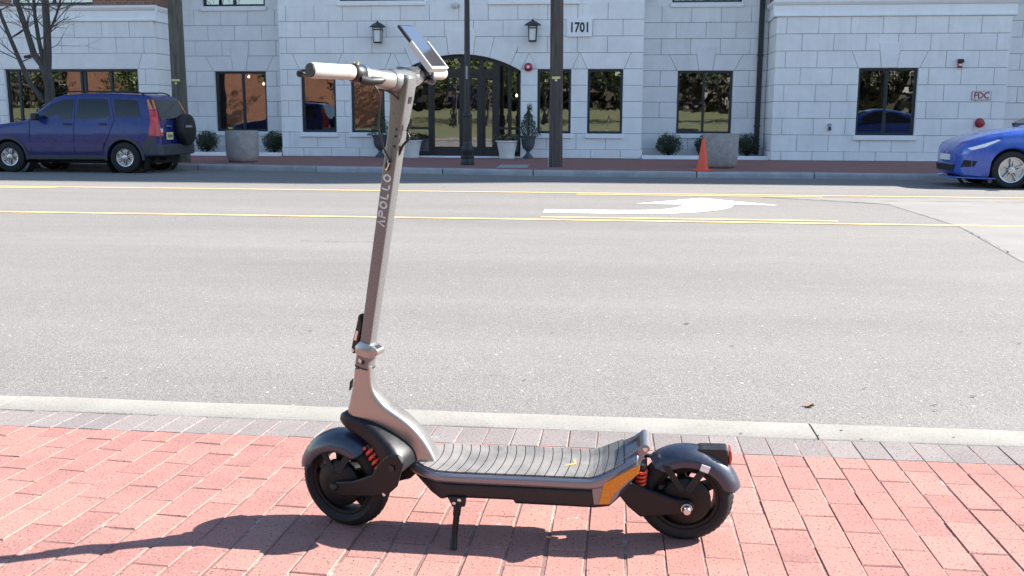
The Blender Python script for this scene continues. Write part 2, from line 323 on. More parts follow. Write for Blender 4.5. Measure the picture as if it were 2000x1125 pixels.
def crack(pts, w=.018, z=RZ+.008):
    b = MB(); P = []
    for (x0, y0), (x1, y1) in zip(pts, pts[1:]):
        n = max(2, int(math.hypot(x1-x0, y1-y0)/.12))
        P += [(x0+(x1-x0)*i/n+rnd.uniform(-.018, .018), y0+(y1-y0)*i/n+rnd.uniform(-.018, .018)) for i in range(n)]
    for (x0, y0), (x1, y1) in zip(P, P[1:]):
        ww = w*rnd.uniform(.3, 1); b.raw([(x0, y0-ww, z), (x1, y1-ww*.8, z), (x1, y1+ww*.8, z), (x0, y0+ww, z)], [(0, 1, 2, 3)])
    return b.build('crack', 'dark_litter', road)
crack([(2.35, 16.2), (3.2, 15.75), (4.05, 15.1), (4.05, 12.0), (3.7, 9.4)], .022); crack([(4.1, 15.7), (6.8, 15.8), (9, 15.6)], .016)
crack([(4.4, 10.9), (5.1, 11.1), (6.2, 10.7)], .014); crack([(-3.2, 9.6), (-2.5, 9.65), (-2.1, 9.5)], .006)
# near kerb
kerb = struct(MB().span(-40, 40, 3.42, 3.57, -.45, -.16).build('kerb', 'kerb_concrete'))
def kerb_stone(x0, x1, y0, y1, y0b, y1b, parent, mat, front=1):
    # profile across the kerb: (offset from back, z); front = +1 rounds the far edge, -1 the near edge
    pr = [(0, -.3), (0, -.004), (.006, .002), (.165, .002), (.190, -.002), (.208, -.012), (.220, -.028), (.226, -.055), (.228, -.3)]
    n = max(2, int((x1-x0)/.25)); rings = []
    for i in range(n+1):
        q = i/n; x = x0+(x1-x0)*q; j = [rnd.uniform(-.0025, .0025) for _ in pr]
        if i in (0, n): x += (.003 if i == 0 else -.003)
        yb = y0+(y0b-y0)*q
        rings.append([(x, yb+front*(a_+jj), z_+jj*.6) for (a_, z_), jj in zip(pr, j)])
    return MB().loft(rings).build('kerb_stone', mat, parent, smooth=50)
kx = [-2.37+3.1*k for k in range(-4, 6)]
for a0, a1 in zip(kx, kx[1:]): kerb_stone(a0, a1, 3.40, 3.6, 3.40, 3.6, kerb, 'kerb_concrete')
# brick pavement: every brick its own object near the camera
pave = struct(MB().span(-40, 40, -.6, 3.40, -.4, -.0022).build('pavement', 'joint_sand'))
def brick_mesh(lx, ly, seed):
    r_ = random.Random(seed); b = MB(); x, y = lx/2, ly/2; e_ = .0028; d_ = .035
    j = lambda: r_.uniform(-.0012, .0012)
    lo = [(-x, -y), (x, -y), (x, y), (-x, y)]
    top = [(-x+e_+j(), -y+e_+j()), (x-e_+j(), -y+e_+j()), (x-e_+j(), y-e_+j()), (-x+e_+j(), y-e_+j())]
    mid = [(p[0]+j(), p[1]+j()) for p in lo]
    b.loft([[(p[0], p[1], -d_) for p in lo], [(p[0], p[1], -.0026) for p in mid], [(p[0], p[1], j()*.6) for p in top]], cap=True)
    o = b.build('brick', 'brick_red', smooth=None, link=False); return o.data
PX, PY, EDGE = .0985, .2035, 3.213
red_meshes = [brick_mesh(.0965, .2012, i) for i in range(10)]; grey_meshes = []
for i in range(6):
    me = brick_mesh(.0965, .186, 50+i); me.materials.clear(); me.materials.append(M('brick_grey')); grey_meshes.append(me)
half_meshes = [brick_mesh(.0965, .0992, 80+i) for i in range(3)]
def warp(x, y):                           # the courses fan out slightly towards the left, as laid
    s_ = .085*min(1, max(0, (.15-x)/1.7)); return x+s_*(y-EDGE), y, -s_
slots = []
for i in range(-44, 42):
    x = .0+i*PX
    slots.append((x, 3.306, 'grey'))
    k0 = 0 if i % 2 else .5
    if k0: slots.append((x, EDGE-PY*.25, 'half'))
    for k in range(18): slots.append((x, EDGE-PY*(k0+k+.5), 'red'))
def inview(x, y):
    d_ = np.array([x, y, 0])-CO; z_ = d_@CW
    if z_ < .5: return 1e9
    px, py = 1000+F_PX*(d_@CR)/z_, 562.5-F_PX*(d_@CU)/z_
    return max(abs(px-1000)/1000, (py-562.5)/562.5)
ranked = sorted(slots, key=lambda s_: inview(*warp(s_[0], s_[1])[:2]))
near_b = [s_ for s_ in ranked if inview(*warp(s_[0], s_[1])[:2]) < 1.12]
nb = {'red': 0, 'half': 0, 'grey': 0}; stuff = MB()
for idx, (x, y, k) in enumerate(ranked):
    X, Y, rz = warp(x, y); X += rnd.uniform(-.0012, .0012); Y += rnd.uniform(-.0025, .0025); z = rnd.uniform(-.0012, .0014); rz += rnd.uniform(-.012, .012)
    me = rnd.choice({'red': red_meshes, 'half': half_meshes, 'grey': grey_meshes}[k])
    lim = {'red': 262, 'half': 40, 'grey': 60}[k]
    if nb[k] < lim and inview(X, Y) < 1.2:
        nb[k] += 1; o = bpy.data.objects.new('paver' if k == 'grey' else 'brick', me); C.objects.link(o); o.parent = pave; o.location = (X, Y, z); o.rotation_euler = (rnd.uniform(-.006, .006), rnd.uniform(-.010, .010), rz)
    else:
        cs, sn = math.cos(rz), math.sin(rz); stuff.raw([(X+p.co.x*cs-p.co.y*sn, Y+p.co.x*sn+p.co.y*cs, z+p.co.z) for p in me.vertices], [tuple(p.vertices) for p in me.polygons])
tag(stuff.build('brick_field', 'brick_red', pave), kind='stuff')
# white efflorescence smears and grit on the pavement
def blob(name, x, y, rx, ry, mat, z, n=14, parent=None, seed=1):
    r_ = random.Random(seed); return MB().raw([(x+rx*math.cos(2*PI*i/n)*r_.uniform(.45, 1.1), y+ry*math.sin(2*PI*i/n)*r_.uniform(.45, 1.1), z) for i in range(n)], [tuple(range(n))]).build(name, mat, parent)
# dead leaf and litter on the road
def litter(px, py, label, mat, sz, name='dead_leaf', cat='leaf'):
    p = gp(px, py, RZ); b = MB(); r_ = random.Random(px); n = 9
    ring = [(p[0]+sz*math.cos(2*PI*i/n)*r_.uniform(.5, 1.1), p[1]+sz*.8*math.sin(2*PI*i/n)*r_.uniform(.5, 1.1), RZ+.002+r_.uniform(0, sz*.7)) for i in range(n)]
    b.raw(ring+[(p[0], p[1], RZ+.001)], [(i, (i+1) % n, n) for i in range(n)])
    return tag(b.build(name, mat), label, cat)
litter(1581, 795, 'curled brown dead leaf lying on the asphalt beyond the kerb joint', 'leaf_brown', .024)
for i, (px, py, sz) in enumerate([(1342, 633, .022), (1078, 651, .012), (1430, 677, .014), (1690, 760, .012), (1902, 776, .016), (1825, 793, .012), (1827, 803, .010), (1025, 744, .014), (608, 647, .014), (1992, 672, .016), (208, 740, .01), (1878, 650, .012)]):
    p = gp(px, py, RZ); tag(blob('litter_scrap', p[0], p[1], sz, sz*.6, 'dark_litter', RZ+.006, 8, seed=i), 'tiny dark scrap of litter on the near lane asphalt', 'litter', 'litter scraps on the near lane')
for i, (px, py) in enumerate([(1598, 851), (1644, 841), (1683, 858), (1262, 866), (1863, 854), (1594, 857), (1447, 847)]):
    p = gp(px, py, .003); tag(blob('litter_scrap', p[0], p[1], .006, .006, 'dark_litter', .0045, 8, seed=i+40), 'tiny dark crumb of grit on the near kerb and pavers', 'litter', 'grit crumbs on the near kerb')
# far kerb and far pavement
fk = struct(MB().prism([(x, y+.03) for x, y in KX]+[(x, y+.18) for x, y in reversed(KX)], lambda x, y, t_: (x, y, t_), -.45, -.2).build('far_kerb', 'far_kerb_concrete'))
pr = [(.2, -.3), (.2, -.002), (.06, .002), (.02, -.006), (.004, -.03), (0, -.07), (-.004, -.3)]
ext = [(-41.1+3.1*k, None) for k in range(11)]
kxs = [-60, -22.5, -19.4, -16.3, -13.2]+[k[0] for k in KX[1:-1]]+[13.5, 16.6, 60]
for a0, a1 in zip(kxs, kxs[1:]):
    n = max(2, min(12, int((a1-a0)/.4))); rings = []
    for i in range(n+1):
        x = a0+(a1-a0)*i/n; xx = x+(.012 if i == 0 else -.012 if i == n else 0)
        rings.append([(xx, ky(x)+q+rnd.uniform(-.006, .006), z_+rnd.uniform(-.003, .003)) for q, z_ in pr])
    MB().loft(rings).build('kerb_stone', 'far_kerb_concrete', fk, smooth=50)
fpv = [(x, y+.2) for x, y in KX]+[(60, 40), (-60, 40)]
farp = struct(MB().prism(fpv, lambda x, y, t_: (x, y, t_), -.4, -.001).build('far_pavement', 'far_brick_paving'))
flat('cover_plate', [tuple(gp(x, y)[:2]) for x, y in ((968, 328), (1030, 328), (1033, 322), (978, 322))], 'steel_plate', farp, .004)
# lawn behind the camera (seen only in the window reflections)
lv, lf = [], []
for i in range(41):
    for j in range(21):
        x = -100+5*i; y = -.58-5*j; z = -.012+max(0, (-y-16))*.055+.25*math.sin(x*.11+y*.2)*min(1, max(0, (-y-6)/20)); lv.append((x, y, z))
for i in range(40):
    for j in range(20): lf.append((i*21+j, i*21+j+1, i*21+j+22, i*21+j+21))
struct(MB().raw(lv, lf).build('lawn', 'grass', smooth=60))
# ------------------------------------------------------------------ the building across the street
YC, YR, YW = 28.35, 29.4, 28.0
bld = thing('building', (-4.5, 28.35, 0), 'pale stone block building with arched glass entrance and dark windows across the street', 'building')
JZ = [0, .249]+[.249+.4517*k for k in range(1, 11)]        # course joints
HEAD, SILL = JZ[6], JZ[2]                                   # 2.508, .70
def xz(px0, py0, px1, py1, Y): p = fp(px0, py0, Y); q = fp(px1, py1, Y); return p[0], q[0]
CX = -4.49
def clean_cells(b, x0, x1, ztop, ops, y0, y1):
    xs = sorted(set([x0, x1]+[q for o in ops for q in o[:2]]))
    for a0, a1 in zip(xs, xs[1:]):
        mid = (a0+a1)/2; zz = sorted([(o[2], o[3]) for o in ops if o[0] < mid < o[1]]); z = -.3
        for q0, q1 in zz:
            if q0 > z+.01: b.span(a0, a1, y0, y1, z, q0)
            z = q1
        if z < ztop-.01: b.span(a0, a1, y0, y1, z, ztop)
def block(parent, poly, Y, proud=.0, depth=.06, mat='stone', name='stone_block', ch=.007):
    """one ashlar: poly = (x, z) corners anticlockwise seen from the street"""
    n = len(poly); cx = sum(p[0] for p in poly)/n; cz = sum(p[1] for p in poly)/n; g_ = .0055
    def inset(d_):
        out = []
        for i in range(n):
            p0, p1, p2 = Vector(poly[i-1]), Vector(poly[i]), Vector(poly[(i+1) % n]); e1 = (p1-p0).normalized(); e2 = (p2-p1).normalized()
            n1 = Vector((-e1.y, e1.x)); n2 = Vector((-e2.y, e2.x)); k = n1+n2; k = k/max(.35, k.dot(n1)) if k.length > 1e-6 else n1
            out.append(p1+k*d_)
        return out
    a0, a1 = inset(g_), inset(g_+ch); yo = Y-proud+rnd.uniform(-.003, .003)
    rings = [[(p.x, Y+depth, p.y) for p in a0], [(p.x, yo+ch, p.y) for p in a0], [(p.x, yo, p.y) for p in a1]]
    return MB().loft(rings).build(name, mat, parent)
def course(parent, Y, z0, z1, spans, off, bw=.845, proud=0.):
    for (b0, t0, b1, t1) in spans:
        js = []; x = math.floor(min(b0, t0)/bw)*bw+off
        while x < max(b1, t1):
            if max(b0, t0)+.18 < x < min(b1, t1)-.18: js.append(x)
            x += bw
        ed = [(b0, t0)]+[(j, j) for j in js]+[(b1, t1)]
        for (p0, q0), (p1, q1) in zip(ed, ed[1:]): block(parent, [(p0, z0), (p1, z0), (q1, z1), (q0, z1)], Y, proud)
def make_wall(x0, x1, Y, ops, lintels, arch=None, top=10, off0=0., left_end=True, cornice=False):
    """ops: openings (x0,x1,z0,z1); lintels: (x0,x1,splay,key)"""
    b = MB(); ztop = JZ[top]; rect = list(ops)
    if arch: rect = rect+[(CX-1.72, CX+1.72, -.02, 2.46)]
    cells = list(rect)
    if arch: cells[-1] = (CX-1.72, CX+1.72, -.02, 2.97)
    clean_cells(b, x0+.03, x1-.03, ztop, cells, Y+.028, Y+.34)
    if arch:                                               # spandrel behind the voussoirs
        Rr = (1.72**2+.46**2)/.92; zc = 2.92-Rr; n = 20
        for i in range(n):
            a_, b_ = CX-1.72+3.44*i/n, CX-1.72+3.44*(i+1)/n; za, zb = [zc+math.sqrt(Rr*Rr-(q-CX)**2) for q in (a_, b_)]
            b.prism([(a_, za), (b_, zb), (b_, 2.97), (a_, 2.97)], lambda x, z, t_: (x, t_, z), Y+.028, Y+.34)
    wall = b.build('wall', 'mortar', bld)
    for k in range(top):
        z0, z1 = JZ[k], JZ[k+1]; cut = []
        for o in rect:
            if o[2] < z1-.05 and o[3] > z0+.05: cut.append((o[0], o[0], o[1], o[1]))
        if abs(z0-HEAD) < .01:
            for (l0, l1, s_, key) in lintels: cut.append((l0-.02, l0-.02-s_, l1+.02, l1+.02+s_))
        if arch and k in (6, 7):
            if k == 6: cut.append((CX-1.74, CX-1.96, CX+1.74, CX+1.96))
            else: cut.append((CX-1.60, CX-1.72, CX+1.60, CX+1.72))
        cut.sort(); spans = []; cb, ct = x0, x0
        for (q0, r0, q1, r1) in cut:
            if q0 > cb+.03 or r0 > ct+.03: spans.append((cb, ct, q0, max(r0, ct+.02)))
            cb, ct = q1, r1
        if cb < x1-.03: spans.append((cb, ct, x1, x1))
        course(wall, Y, z0, z1, spans, off0+(.42 if k % 2 else 0.), proud=.035 if k == 0 else 0.)
    for (l0, l1, s_, key) in lintels:
        z0, z1 = JZ[6], JZ[7]; mid = (l0+l1)/2
        if key:
            block(wall, [(l0-.02, z0), (mid-.20, z0), (mid-.26, z1), (l0-.02-s_, z1)], Y); block(wall, [(mid+.20, z0), (l1+.02, z0), (l1+.02+s_, z1), (mid+.26, z1)], Y)
            block(wall, [(mid-.20, z0), (mid+.20, z0), (mid+.295, z1+.22), (mid-.295, z1+.22)], Y, .014, name='keystone')
        else: block(wall, [(l0-.02, z0), (l1+.02, z0), (l1+.02+s_, z1), (l0-.02-s_, z1)], Y)
    if arch:
        def zi(x): return zc+math.sqrt(max(0, Rr*Rr-x*x))
        def rad(xb, z): return xb+(z-zi(xb))*xb/(zi(xb)-zc)
        for sgn in (-1, 1):
            for (q0, q1, zt) in ((.36, .82, JZ[8]), (.82, 1.42, JZ[8]), (1.42, 1.72, JZ[7])):
                low = [(q0+(q1-q0)*i/4, zi(q0+(q1-q0)*i/4)) for i in range(5)]
                topr = rad(q1, zt) if q1 < 1.7 else 1.96
                poly = low+([(1.74, JZ[6])] if q1 > 1.7 else [])+[(topr, zt), (rad(q0, zt), zt)]
                poly = [(CX+sgn*x, z) for x, z in poly]
                if sgn < 0: poly.reverse()
                block(wall, poly, Y, .0, name='voussoir')
        low = [(CX-.36+.72*i/4, zi(-.36+.72*i/4)) for i in range(5)]
        block(wall, low+[(CX+rad(.36, 3.63), 3.63), (CX-rad(.36, 3.63), 3.63)], Y, .016, name='keystone')
    return wall
def make_window(x0, x1, z0, z1, Y, mull=(), sill=True, rail=None, fr=.07, deep=.13, name='window'):
    b = MB(); ya, yb = Y+deep-.04, Y+deep+.05
    b.span(x0, x0+fr, ya, yb, z0, z1).span(x1-fr, x1, ya, yb, z0, z1).span(x0+fr, x1-fr, ya, yb, z1-fr, z1).span(x0+fr, x1-fr, ya, yb, z0, z0+fr)
    for q in mull: b.span(q-.035, q+.035, ya+.006, yb-.006, z0+fr, z1-fr)
    for q in (rail or ()): b.span(x0+fr, x1-fr, ya+.01, yb-.01, q-.03, q+.03)
    w = b.build(name, 'frame_navy', bld, bevel=.006)
    ed = [x0+fr]+sorted(mull)+[x1-fr]
    for i, (a0, a1) in enumerate(zip(ed, ed[1:])):
        tl = rnd.uniform(-.004, .004)
        MB().raw([(a0-.01, Y+deep+.01+tl, z0+fr-.01), (a1+.01, Y+deep+.01-tl, z0+fr-.01), (a1+.01, Y+deep+.01-tl, z1-fr+.01), (a0-.01, Y+deep+.01+tl, z1-fr+.01)], [(0, 1, 2, 3)]).build('pane', 'window_glass', w)
    rv = MB().span(x0-.004, x0+.002, Y+.02, Y+.34, z0, z1).span(x1-.002, x1+.004, Y+.02, Y+.34, z0, z1).span(x0, x1, Y+.02, Y+.34, z1-.001, z1+.006)
    rv.build('reveal', 'stone_trim', w)
    if sill: MB().span(x0-.05, x1+.05, Y-.055, Y+.12, z0-.135, z0-.002).build('sill', 'stone_trim', w, bevel=.012)
    return w
def px(x, Y, y=200): return float(fp(x, y, Y)[0])
UZ0, UZ1 = 4.42, 6.3
win_c = [(px(588, YC), px(656, YC)), (px(685, YC), px(751, YC)), (px(1049, YC), px(1115, YC)), (px(1147, YC), px(1216, YC))]
win_rl = (px(421, YR), px(521, YR)); win_rr = (px(1322, YR), px(1430, YR)); win_wr = (px(1674, YW), px(1790, YW)); win_wl = (-18.2, px(272, YW))
up_c = [(px(662, YC, 3), px(828, YC, 3)), (px(957, YC, 3), px(1130, YC, 3))]; up_rl = (px(395, YR, 10), px(517, YR, 10)); up_rr = (px(1313, YR, 3), px(1450, YR, 3))
XB = [-24., -13.47, -9.85, .69, 4.25, 10.37, 16.]
def ops(ws, ups): return [(a0, a1, SILL, HEAD) for a0, a1 in ws]+[(a0, a1, UZ0, UZ1) for a0, a1 in ups]
make_wall(XB[2], XB[3], YC, ops(win_c, up_c), [(a0, a1, .2, False) for a0, a1 in win_c], arch=True, off0=.1)
make_wall(XB[1], XB[2]-.0, YR, ops([win_rl], [up_rl]), [(*win_rl, .24, True)], off0=.25)
make_wall(XB[3], XB[4], YR, ops([win_rr], [up_rr]), [(*win_rr, .24, True)], off0=-.05)
make_wall(XB[4], XB[5], YW, ops([win_wr], []), [(*win_wr, .2, True)], top=9, off0=.3)
make_wall(XB[0]+4, XB[1], YW, ops([win_wl], []), [(*win_wl, .15, False)], top=9, off0=.15)
make_wall(XB[5], 13.2, YR, [], [], off0=.2)
for a0, a1 in win_c: make_window(a0, a1, SILL, HEAD, YC)
make_window(*win_rl, SILL, HEAD, YR, [px(474, YR)]); make_window(*win_rr, SILL, HEAD, YR, [px(1374, YR)])
make_window(*win_wr, SILL, HEAD, YW, [px(1712, YW), px(1731, YW)][1:])
make_window(*win_wl, SILL, HEAD, YW, [px(37, YW), px(162, YW)-.05, px(162, YW)+.06, px(217, YW), px(95, YW), px(-40, YW)])
for a0, a1 in up_c: make_window(a0, a1, UZ0, UZ1, YC, [(a0+a1)/2])
make_window(*up_rl, UZ0, UZ1, YR, [sum(up_rl)/2]); make_window(*up_rr, UZ0, UZ1, YR, [sum(up_rr)/2])
# returns (side faces) of the projecting wings and bay, with their courses
for (X, Ya, Yb, sg) in ((XB[1], YW, YR, 1), (XB[4], YW, YR, -1), (XB[2], YC, YR, -1), (XB[3], YC, YR, 1), (XB[5], YW, YR, 1)):
    wl = MB().span(X-sg*.3, X-sg*.028, Ya+.341, Yb+.3, -.3, JZ[10]).build('wall', 'mortar', bld)
    for k in range(9 if Ya == YW else 10):
        MB().span(X-sg*.06, X+(sg*.03 if k == 0 else 0), Ya+.062, Yb-.012, JZ[k]+.007, JZ[k+1]-.007).build('quoin', 'stone', wl, bevel=.008, seg=1)
# cornices on the two wings
def cornice(x0, x1, Y, end_sg, xe):
    pr_ = [(0, 3.86), (-.05, 3.875), (-.05, 3.93), (-.02, 3.95), (-.02, 4.16), (-.06, 4.19), (-.10, 4.25), (-.10, 4.30), (.1, 4.33), (.1, 3.86)]
    MB().prism(pr_, lambda y, z, t_: (t_, Y+y, z), x0, x1).build('cornice', 'stone_trim', bld)
    MB().prism(pr_, lambda y, z, t_: (xe-end_sg*y, t_, z), Y+.1, YR).build('cornice', 'stone_trim', bld)
cornice(-20, XB[1]+.1, YW, 1, XB[1]); cornice(XB[4]-.1, XB[5]+.1, YW, -1, XB[4])
# upper storeys
def upper(x0, x1, Y, z0, z1, mat, back=41): return MB().span(x0, x1, Y, back, z0, z1).build('upper_wall', mat, bld)
upper(XB[2], XB[3], YC+.02, UZ1+.01, 13, 'stone'); upper(XB[1]-.3, XB[2]+.01, YR+.02, UZ1+.01, 13, 'stone'); upper(XB[3]-.01, XB[4]+.3, YR+.02, UZ1+.01, 13, 'stone')
for (a0, a1, Y, us) in ((XB[2], XB[3], YC, up_c), (XB[1], XB[2], YR, [up_rl]), (XB[3], XB[4], YR, [up_rr])):
    ed = [a0]+[q for u_ in us for q in u_]+[a1]
    for q0, q1 in zip(ed[::2], ed[1::2]): MB().span(q0, q1, Y+.02, Y+.4, JZ[10], UZ1).build('upper_wall', 'stone', bld)
# brick upper storeys of the wings with dark windows
wl_up = [(px(20, YW, 4), px(180, YW, 4)), ]
b = MB(); clean_cells(b, -24, XB[1], 7.6, [(a0, a1, 4.36, 6.4) for a0, a1 in wl_up]+[(-24, XB[1], -1, 4.31)], YW+.05, YW+.4); b.build('upper_wall', 'brick_wall', bld)
for a0, a1 in wl_up: make_window(a0, a1, 4.36, 6.4, YW+.05, [(a0+a1)/2], sill=False)
MB().span(XB[4], XB[5], YW+.05, 41, 4.31, 13).build('upper_wall', 'brick_wall', bld); MB().span(XB[1]-.35, XB[1]-.03, YW+.41, YR, 4.31, 7.6).build('upper_wall', 'brick_wall', bld)
MB().span(-24, -20, YW, 28.4, -.3, 4.31).build('wall', 'stone', bld); MB().span(-24, XB[1], YW+.05, 41, 7.6, 13).build('upper_wall', 'brick_wall', bld)
MB().span(13.2, 80, YR, 41, -.3, 13).build('wall', 'stone', bld); MB().span(XB[5]-.3, 13.3, YR+.4, 41, JZ[10], 13).build('upper_wall', 'stone', bld)  # long stretch to the right is unseen, added to carry the shadow-casting masses
for x0, x1, zt in ((-24, 3, 14.5), (3, 16, 19.6), (16, 31.5, 27.8), (31.5, 80, 24.7)): MB().span(x0, x1, YC+.02, 41, 13, zt).build('upper_wall', 'brick_wall', bld)  # unseen masses, heights stepped to place the shadow edge on the road
# dark rooms behind the glass
MB().raw([(-24, 29.8, .02), (16, 29.8, .02), (16, 34, .02), (-24, 34, .02), (-24, 29.8, 4.3), (16, 29.8, 4.3), (16, 34, 4.3), (-24, 34, 4.3)], [(0, 1, 2, 3), (4, 5, 6, 7), (2, 3, 7, 6), (0, 3, 7, 4), (1, 2, 6, 5)]).build('interior_room', 'interior', bld)
MB().raw([(-24, 29.9, 4.33), (16, 29.9, 4.33), (16, 34, 4.33), (-24, 34, 4.33), (-24, 29.9, 6.29), (16, 29.9, 6.29), (16, 34, 6.29), (-24, 34, 6.29)], [(0, 1, 2, 3), (4, 5, 6, 7), (2, 3, 7, 6), (0, 3, 7, 4), (1, 2, 6, 5)]).build('interior_room', 'interior', bld)
# arched entrance
YE = YC+.2; ent = MB(); Rr = (1.72**2+.46**2)/.92; zc = 2.92-Rr
def zarch(x, d_=0.): return zc+math.sqrt(max(.01, (Rr-d_)**2-(x-CX)**2))
n = 24; seg_in = []
for i in range(n):
    a0, a1 = CX-1.72+3.44*i/n, CX-1.72+3.44*(i+1)/n
    ent.prism([(a0, zarch(a0, .10)), (a1, zarch(a1, .10)), (a1, zarch(a1)), (a0, zarch(a0))], lambda x, z, t_: (x, t_, z), YE-.06, YE+.06)
MUL = [px(838, YC), px(903, YC), px(938, YC), px(968, YC), px(994, YC)]
ent.span(CX-1.72, CX-1.65, YE-.06, YE+.06, 0, 2.47).span(CX+1.65, CX+1.72, YE-.06, YE+.06, 0, 2.47)
for q, w_ in zip(MUL, (.055, .08, .06, .08, .045)): ent.span(q-w_, q+w_, YE-.055, YE+.055, 0, zarch(q, .05))
ent.span(MUL[0], MUL[3], YE-.05, YE+.05, 2.38, 2.52)
for a0, a1 in ((CX-1.65, MUL[0]), (MUL[3], CX+1.65)): ent.span(a0, a1, YE-.05, YE+.05, .0, .16).span(a0, a1, YE-.045, YE+.045, .80, .87)
entrance = ent.build('entrance', 'frame_bronze', bld, bevel=.005)
for a0, a1 in ((MUL[0], MUL[1]), (MUL[1], MUL[2]), (MUL[2], MUL[3])):
    d_ = MB().span(a0+.055, a0+.12, YE-.03, YE+.03, .02, 2.37).span(a1-.12, a1-.055, YE-.03, YE+.03, .02, 2.37).span(a0+.12, a1-.12, YE-.03, YE+.03, .02, .30).span(a0+.12, a1-.12, YE-.03, YE+.03, 2.27, 2.37).build('door', 'frame_bronze', entrance)
gb = MB(); ed = [CX-1.66]+MUL+[CX+1.66]
for i, (a0, a1) in enumerate(zip(ed, ed[1:])):
    nn = 5; tl = rnd.uniform(-.012, .012); up_ = [(a0+(a1-a0)*k/nn, zarch(a0+(a1-a0)*k/nn, .05)) for k in range(nn+1)]
    poly = [(a0, .1), (a1, .1)]+up_[::-1]
    MB().raw([(x, YE+.012+tl*((x-a0)/(a1-a0)-.5), z) for x, z in poly], [tuple(range(len(poly)))]).build('pane', 'window_glass', entrance)
MB().span(CX-2.1, CX+2.1, YC-.25, YE+.1, -.05, .035).build('doorstep', 'stone_trim', entrance, bevel=.01)
rv = MB()
for sg in (-1, 1): rv.span(CX+sg*1.721, CX+sg*1.735, YC+.02, YE+.3, 0, 2.46)
rv.build('reveal', 'stone_trim', entrance)
for (hx, sg) in ((MUL[1]-.16, 1), (MUL[1]+.13, 1)): MB().tube([(hx, YE-.09, .95), (hx, YE-.09, 1.35)], .014, 8).build('door_handle', 'chrome', entrance)
# banners glimpsed through the door glass, curtains by the right-hand side light
bn = thing('banner', (CX-.2, 30.6, 1.4), 'purple banner hanging inside the glass entrance', 'banner'); MB().span(px(872, 30.6), px(930, 30.6), 30.58, 30.6, 1.55, 2.35).build('banner_cloth', 'purple_banner', bn)
# downspout
ds = MB(); dx_ = XB[4]-.22; ds.span(dx_-.07, dx_+.07, YR-.14, YR-.02, .12, 9)
for z in (.9, 2.9, 4.9): ds.span(dx_-.085, dx_+.085, YR-.15, YR-.004, z, z+.06)
ds.build('downspout', 'downspout_paint', bld, bevel=.01)
# planting beds in the two recesses
for (a0, a1, lab) in ((XB[1]+.02, XB[2]-.02, 'left'), (XB[3]+.02, XB[4]-.02, 'right')):
    Yf = YC-.12
    bd = struct(MB().span(a0, a1, Yf+.12, YR-.04, -.05, .05).build('planting_bed', 'mulch'))
    MB().span(a0, a1, Yf, Yf+.12, -.05, .10).build('bed_edging', 'stone_trim', bd, bevel=.01)
# ------------------------------------------------------------------ fittings on the facade
def wall_lantern(x, zc_, label):
    t_ = thing('wall_lantern', (x, YC, zc_), label, 'lantern', 'lanterns beside the arched entrance')
    MB().lathe([(.24, .17), (.235, .19), (.12, .27), (.05, .30), (.02, .33), (.01, .36)], (0, -.2, 0), 4).build('lantern_roof', 'black_iron', t_, world=False)
    fr_ = MB()
    for sx in (-1, 1):
        for sy in (-1, 1): fr_.tube([(sx*.095, -.2+sy*.095, -.25), (sx*.115, -.2+sy*.115, .18)], .012, 6)
    for z, w_ in ((-.26, .21), (.09, .235), (.16, .25)):
        fr_.span(-w_/2, w_/2, -.2-w_/2, -.2-w_/2+.02, z, z+.025).span(-w_/2, w_/2, -.2+w_/2-.02, -.2+w_/2, z, z+.025).span(-w_/2, -w_/2+.02, -.2-w_/2, -.2+w_/2, z, z+.025).span(w_/2-.02, w_/2, -.2-w_/2, -.2+w_/2, z, z+.025)
    fr_.span(-.1, .1, -.3, -.1, -.275, -.255); fr_.build('lantern_frame', 'black_iron', t_, world=False)
    MB().span(-.088, .088, -.288, -.112, -.24, .15).build('lantern_glass', 'sign_white', t_, world=False)
    MB().span(-.05, .05, -.012, .0, -.2, .2).span(-.015, .015, -.12, 0, .08, .11).build('wall_bracket', 'black_iron', t_, world=False)
wall_lantern(-6.86, 3.50, 'black wall lantern above the left side of the arched entrance'); wall_lantern(-2.42, 3.52, 'black wall lantern above the right side of the arched entrance, by the house number')
t_ = thing('house_number_plaque', (-1.11, YC-.02, 3.64), 'pale square plaque reading 1701 on the facade', 'plaque')
MB().span(-.36, .36, -.03, .02, -.25, .25).build('plate', 'stone_trim', t_, world=False, bevel=.012); text_mesh('lettering', '1701', .37, 'sign_text', (0, -.033, -.005), (1, 0, 0), (0, 0, 1), t_, .003, .010, world=False, xs=.78)
t_ = thing('connection_sign', (9.73, YW-.006, 1.775), 'small white sign reading FDC with a dark red border', 'sign')
MB().span(-.25, .25, -.016, .006, -.12, .12).build('border', 'sign_red', t_, world=False, bevel=.004); MB().span(-.238, .238, -.02, -.01, -.108, .108).build('plate', 'sign_white', t_, world=False); text_mesh('lettering', 'FDC', .235, 'sign_red', (0, -.022, -.005), (1, 0, 0), (0, 0, 1), t_, .002, .006, world=False, xs=.9)
AXY = (Vector((1, 0, 0)), Vector((0, 0, 1)), Vector((0, -1, 0)))
t_ = thing('alarm_bell', (-2.55, YC, 2.56), 'round red alarm bell on the wall beside the arched entrance', 'bell')
MB().lathe([(.04, 0), (.04, .03), (.125, .035), (.12, .07), (.09, .1), (.04, .115)], (0, 0, 0), 20, AXY).build('gong', 'bell_red', t_, world=False, smooth=40); MB().lathe([(.045, .11), (.04, .13), (.01, .135)], (0, 0, 0), 14, AXY).build('boss', 'strobe_white', t_, world=False, smooth=40)
t_ = thing('alarm_strobe', (9.11, YW, 2.64), 'red and white alarm strobe on the wall above the FDC sign', 'alarm')
